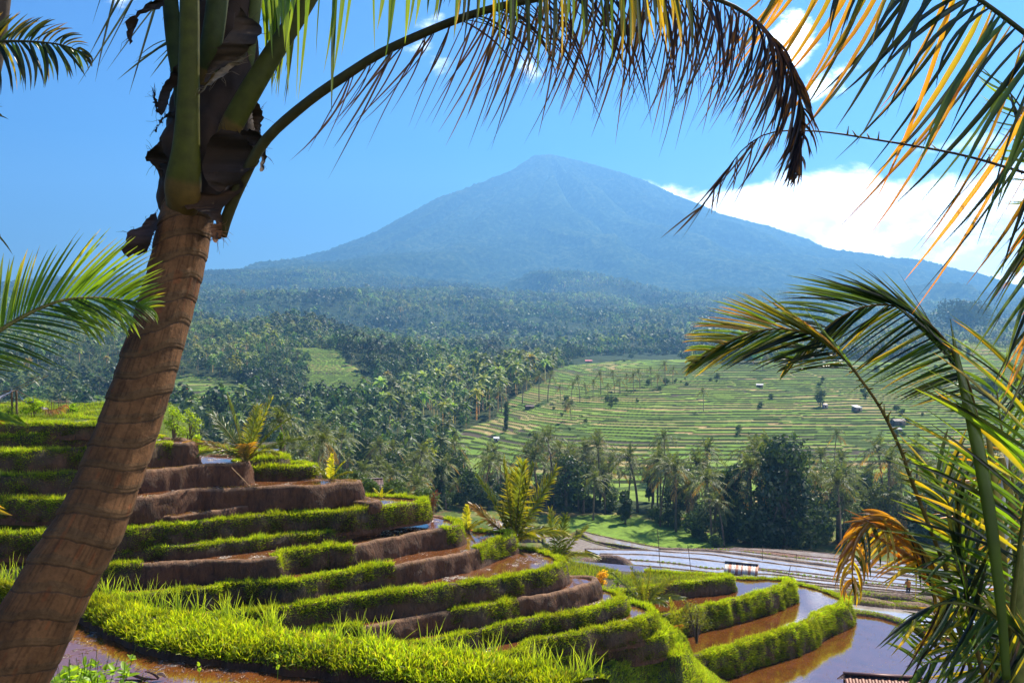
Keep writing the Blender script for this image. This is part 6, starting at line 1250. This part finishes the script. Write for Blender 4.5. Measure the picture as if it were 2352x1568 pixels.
# withered frond hung on stakes
t = thing('dry_palm_frond', 'withered brown palm frond draped over short stakes left of the bamboo frame', 'dry frond', C5(900, 900, 43))
near = dict(cols=[(1, ((.30, .14, .06), (.34, .18, .08)))])
mbx = MB(); pts = [C5(760, 700, 43)-np.array(t.location), C5(860, 640, 43)-np.array(t.location), C5(960, 660, 43)-np.array(t.location), C5(1080, 620, 43)-np.array(t.location), C5(1220, 550, 43)-np.array(t.location)]
add_frond(mbx, pts, .55, n=34, w=.03, droop=1.1, c0=(.30, .14, .06), c1=(.34, .18, .08), S=3, rw=.02); mbx.build('frond', M['leaf'], t)
for x, y0, y1 in ((905, 620, 950), (860, 660, 850), (945, 640, 850)): bamboo(t, C5(x, y1, 43.05), C5(x, y0, 43.05), .02, (.16, .10, .06), 'stake')
# leaning bamboo against the earth wall
def one_pole(a, b, r, label, c=(.34, .20, .10), nm='bamboo_pole', cat='pole', group=None):
    a = np.array(a); t = MB(); n = 9; pts = a+(np.array(b)-a)*np.linspace(0, 1, n)[:, None]+rng.normal(0, r*.25, (n, 3)); rr = np.where(np.arange(n) % 2 == 0, r*1.12, r); t.tube(pts, rr, 7, c); o = t.build(nm, M['bark'], off=a); o.location = Vector(a); return tag(o, label, cat, group)
one_pole(P3(576, 1118.5, 39.6), P3(532, 1073, 39.2), .018, 'pale bamboo pole leaning against the highest brown earth wall')
def Pp(u, v, d): return PZ(u, v, d)
for (x, y0, y1, d, lb) in ((2240, 530, 785, 22.5, 'thin tall stick standing left of the flooded paddies near the terrace nose'), ):
    b = PZ(*Z2(x+10, y1), d); one_pole(b, b+np.array([-.25, 0, (y1-y0)*.3421/F*b[1]]), .03, lb, (.10, .07, .05), 'stick')
for (x, y1, y0, dx, d, lb) in ((115, 825, 640, -22, 23.5, 'leaning thin stick left of the iron-sheet shed'), (594, 742, 650, 0, 27.5, 'thin upright stick beyond the iron-sheet shed'), (765, 865, 778, 18, 22.9, 'thin stick right of the iron-sheet shed'), (820, 745, 700, 4, 27.8, 'shortest thin stick beyond the iron-sheet shed')):
    b = PZ(*Z3(x, y1), d); one_pole(b, b+np.array([dx*.3421/F*b[1], 0, (y1-y0)*.3421/F*b[1]]), .03, lb, (.09, .06, .05), 'stick')
# log in the near pond
def log():
    a = Z1(960, 1545); base = PZ(*a, 4.98); D = base[1]; t = thing('driftwood', 'dark split driftwood lying half sunk in the near pond', 'driftwood', base); g = lambda x, y, dz=0: PZ(x*.1587+258.4, y*.1587*1.0+1464.2, 4.98)-np.array(t.location)+np.array([0, 0, dz])
    def shard(pts, rad, c, nm, fl=.5):
        mb = MB(); Q = smooth_path(np.array([list(p)+[r] for p, r in zip(pts, rad)]), 30); mb.tube(Q[:, :3], Q[:, 3], 10, np.array(c)*(1+.4*rng.random((30, 1))), flat=fl, jit=.22); mb.build(nm, M['bark'], t)
    k = .1587/F*D
    def q(x, y, yb=600): return np.array([(x-560)*k, 0, (yb-y)*k+.01])
    shard([q(262, 497), q(330, 500), q(430, 540), q(560, 585), q(700, 600), q(780, 605)], [.003, .016, .026, .024, .014, .004], (.06, .035, .028), 'split_half')
    shard([q(590, 492), q(640, 500), q(700, 520), q(750, 550), q(790, 590)], [.010, .010, .016, .02, .02], (.05, .03, .026), 'curled_bark')
    shard([q(750, 540)+[0, .04, 0], q(820, 545)+[0, .05, 0], q(870, 590)+[0, .05, 0]], [.02, .03, .012], (.22, .15, .11), 'curled_bark')
    shard([q(150, 618), q(360, 612), q(560, 618), q(620, 612)], [.004, .012, .012, .004], (.012, .01, .01), 'split_half')
log()
# floating leaves and stubble in the pond
def litter():
    n = 900; P = np.array([PZ(*Z1(x, y), 4.985) for x, y in zip(rng.uniform(440, 2300, n), rng.uniform(1180, 1600, n))]); u = P[:, 0]; cl = fbm(P[:, 0]/.5, P[:, 1]/.5, 3, 4); P = P[cl > .12]; n = len(P)
    tip = np.column_stack([rng.normal(0, .04, (n, 2)), rng.uniform(-.005, .02, n)]); V, Fq, C = blades(P, tip, tip*0+np.array([0, 0, .008]), rng.uniform(.01, .03, n), np.tile([0, 0, 1.], (n, 1)), np.tile([.20, .13, .09], (n, 1)), np.tile([.28, .2, .14], (n, 1)), S=2)
    o = mesh_np('dead_leaves', V, Fq, M['bark'], C); tag(o, 'dead leaves and straw bits floating in the near pond', kind='stuff')
litter()
def lotus(x, y, H, label):
    b = PZ(*Z1(x, y), 4.98); t = thing('water_plant', label, 'plant', b); m = MB(); m.tube([(0, 0, -.05), (.01, 0, H*.5), (-.01, 0, H)], .005, 5, (.16, .28, .02)); m.build('stem', M['grass'], t)
    for i, (h, l, a) in enumerate(((1, .09, 2.2), (.55, .06, .5), (.45, .05, 3.6))):
        V, Fq, C = blades(np.array([[0, 0, H*h]]), np.array([[math.cos(a)*l*.5, 0, l*.7]]), np.array([[.02, 0, .01]]), np.array([.055]), np.array([[0, -1, .3]]), np.array([[.25, .40, .03]]), np.array([[.3, .42, .03]]), S=5); mesh_np('leaf', V, Fq, M['grass'], C, parent=t)
lotus(1862, 1535, .30, 'single arrow-leaved water plant under the right part of the grassy bank')
lotus(1335, 1515, .14, 'small two-leaved water plant near the driftwood')
# flags
g = ground_at(425, 902); t = thing('red_flag', 'small bright red flag on the left far terraces', 'flag', g); m = MB(); m.tube([(0, 0, 0), (0, 0, 2.2)], .04, 5, (.2, .15, .1)); m.build('pole', M['paint'], t)
m = MB(); k = g[1]/F; m.add([(0, 0, 1.2), (k*5, .1, 1.35), (k*5.5, 0, 2.3), (0, .1, 2.2)], np.array([[0, 1, 2, 3]]), (.75, .04, .03)); m.build('cloth', M['grass'], t)
for (u, v, lb) in ((395, 940, 'tiny white flag at the lower left far terraces'), (700, 846, 'tiny white flag on the upper of the two left terraced clearings')):
    g = ground_at(u, v); t = thing('white_flag', lb, 'flag', g); k = g[1]/F; m = MB(); m.tube([(0, 0, 0), (0, 0, k*6)], .04, 5, (.2, .15, .1)); m.build('pole', M['paint'], t); m = MB(); m.add([(0, 0, k*2), (k*4, .1, k*2.6), (k*1.5, 0, k*5), (0, .1, k*6)], np.array([[0, 1, 2, 3]]), (.8, .8, .8)); m.build('cloth', M['grass'], t)
# scarecrow post in the left pool
b = PZ(*Z2(1118, 525), 29.4); one_pole(b, b+np.array([0, 0, 1.6]), .04, 'small dark post standing in the flooded field behind the tallest young palm', (.08, .06, .05), 'post')

def person():
    """farmer seen from behind, bending slightly in the flooded paddy"""
    foot = PZ(2087, 1364, 23.2); D = foot[1]; k = 1.62
    t = thing('person', 'person in orange-brown shirt and dark cap bending over in the flooded paddy', 'person', foot); t.scale = (.85, .85, .85)
    J = {'pel': (0, 0, .82), 'spi': (0, .06, 1.05), 'che': (.01, .16, 1.28), 'nek': (.0, .22, 1.40), 'hea': (0, .25, 1.50), 'top': (0, .27, 1.60),
         'shl': (-.19, .16, 1.32), 'ell': (-.30, .18, 1.06), 'hal': (-.36, .34, .86), 'shr': (.19, .16, 1.32), 'elr': (.30, .20, 1.06), 'har': (.28, .40, .88),
         'hil': (-.10, 0, .80), 'knl': (-.14, .06, .44), 'anl': (-.16, -.02, .06), 'hir': (.10, 0, .80), 'knr': (.13, .12, .44), 'anr': (.14, .06, .06), 'tol': (-.17, .12, -.02), 'tor': (.15, .2, -.02)}
    rad = dict(pel=.15, spi=.14, che=.16, nek=.06, hea=.085, top=.075, shl=.075, ell=.045, hal=.032, shr=.075, elr=.045, har=.032, hil=.10, knl=.065, anl=.042, hir=.10, knr=.065, anr=.042, tol=.035, tor=.035)
    names = list(J); V = [J[n] for n in names]; E = [('pel', 'spi'), ('spi', 'che'), ('che', 'nek'), ('nek', 'hea'), ('hea', 'top'), ('che', 'shl'), ('shl', 'ell'), ('ell', 'hal'), ('che', 'shr'), ('shr', 'elr'), ('elr', 'har'), ('pel', 'hil'), ('hil', 'knl'), ('knl', 'anl'), ('anl', 'tol'), ('pel', 'hir'), ('hir', 'knr'), ('knr', 'anr'), ('anr', 'tor')]
    # five fingers on each hand
    for sd_, h in (('l', 'hal'), ('r', 'har')):
        hx, hy, hz = J[h]
        for i in range(5):
            a = (i-2)*.3; nm = f'f{sd_}{i}'; p = (hx+.028*(i-2)*(1 if i < 4 else 1.3), hy+.045+.01*(2-abs(i-2)), hz-.075-.01*(2-abs(i-2))); names.append(nm); V.append(p); rad[nm] = .009; E.append((h, nm))
    me = bpy.data.meshes.new('body'); me.from_pydata(V, [(names.index(a), names.index(b)) for a, b in E], []); o = bpy.data.objects.new('body', me); col.objects.link(o); o.parent = t
    sk = o.modifiers.new('skin', 'SKIN'); 
    for i, n in enumerate(names): me.skin_vertices[0].data[i].radius = (rad[n], rad[n])
    me.skin_vertices[0].data[0].use_root = True
    o.modifiers.new('sub', 'SUBSURF').levels = 1; o.modifiers['sub'].render_levels = 2; me.materials.append(M['skin'])
    def cloth(nm, path, rads, c, fl=.75):
        mb = MB(); Q = smooth_path(np.array([list(p)+[r] for p, r in zip(path, rads)]), 22); mb.tube(Q[:, :3], Q[:, 3], 16, c, flat=fl, jit=.05); return mb.build(nm, M['cloth'], t, True)
    cloth('shirt', [(0, -.01, .74), (0, .03, .95), (0, .11, 1.15), (.01, .17, 1.32), (0, .21, 1.40)], [.20, .20, .21, .23, .09], (.42, .17, .03))
    for s_ in ('l', 'r'): cloth('sleeve', [J['sh'+s_], tuple((np.array(J['sh'+s_])+np.array(J['el'+s_]))/2), J['el'+s_]], [.095, .08, .065], (.42, .17, .03), 1); cloth('trouser_leg', [J['hi'+s_], J['kn'+s_], tuple(np.array(J['an'+s_])+[0, 0, .18])], [.13, .095, .075], (.02, .02, .03), 1)
    mb = MB(); mb.tube([(0, .25, 1.50), (0, .262, 1.56), (0, .272, 1.61), (0, .275, 1.64)], [.098, .104, .085, .03], 16, (.035, .02, .05)); mb.build('cap', M['cloth'], t, True)
    for sx in (-1, 1): mb = MB(); mb.tube([(sx*.082, .25, 1.46), (sx*.098, .245, 1.49), (sx*.088, .25, 1.52)], [.012, .016, .01], 8, (.25, .13, .08)); mb.build('ear', M['skin'], t)
    mb = MB(); mb.tube([(0, .33, 1.50), (0, .362, 1.475), (0, .34, 1.46)], [.01, .016, .01], 8, (.25, .13, .08)); mb.build('nose', M['skin'], t)
def plain(name, c, rough=.6):
    m, T, out = new_mat(name); b = T.new('ShaderNodeBsdfPrincipled'); b.inputs['Base Color'].default_value = c+(1,); b.inputs['Roughness'].default_value = rough; T.link(b.outputs[0], out.inputs[0]); return m
M['skin'] = plain('skin', (.16, .08, .05)); M['cloth'] = attr_mat('cloth', .9, .1, 20)
person()
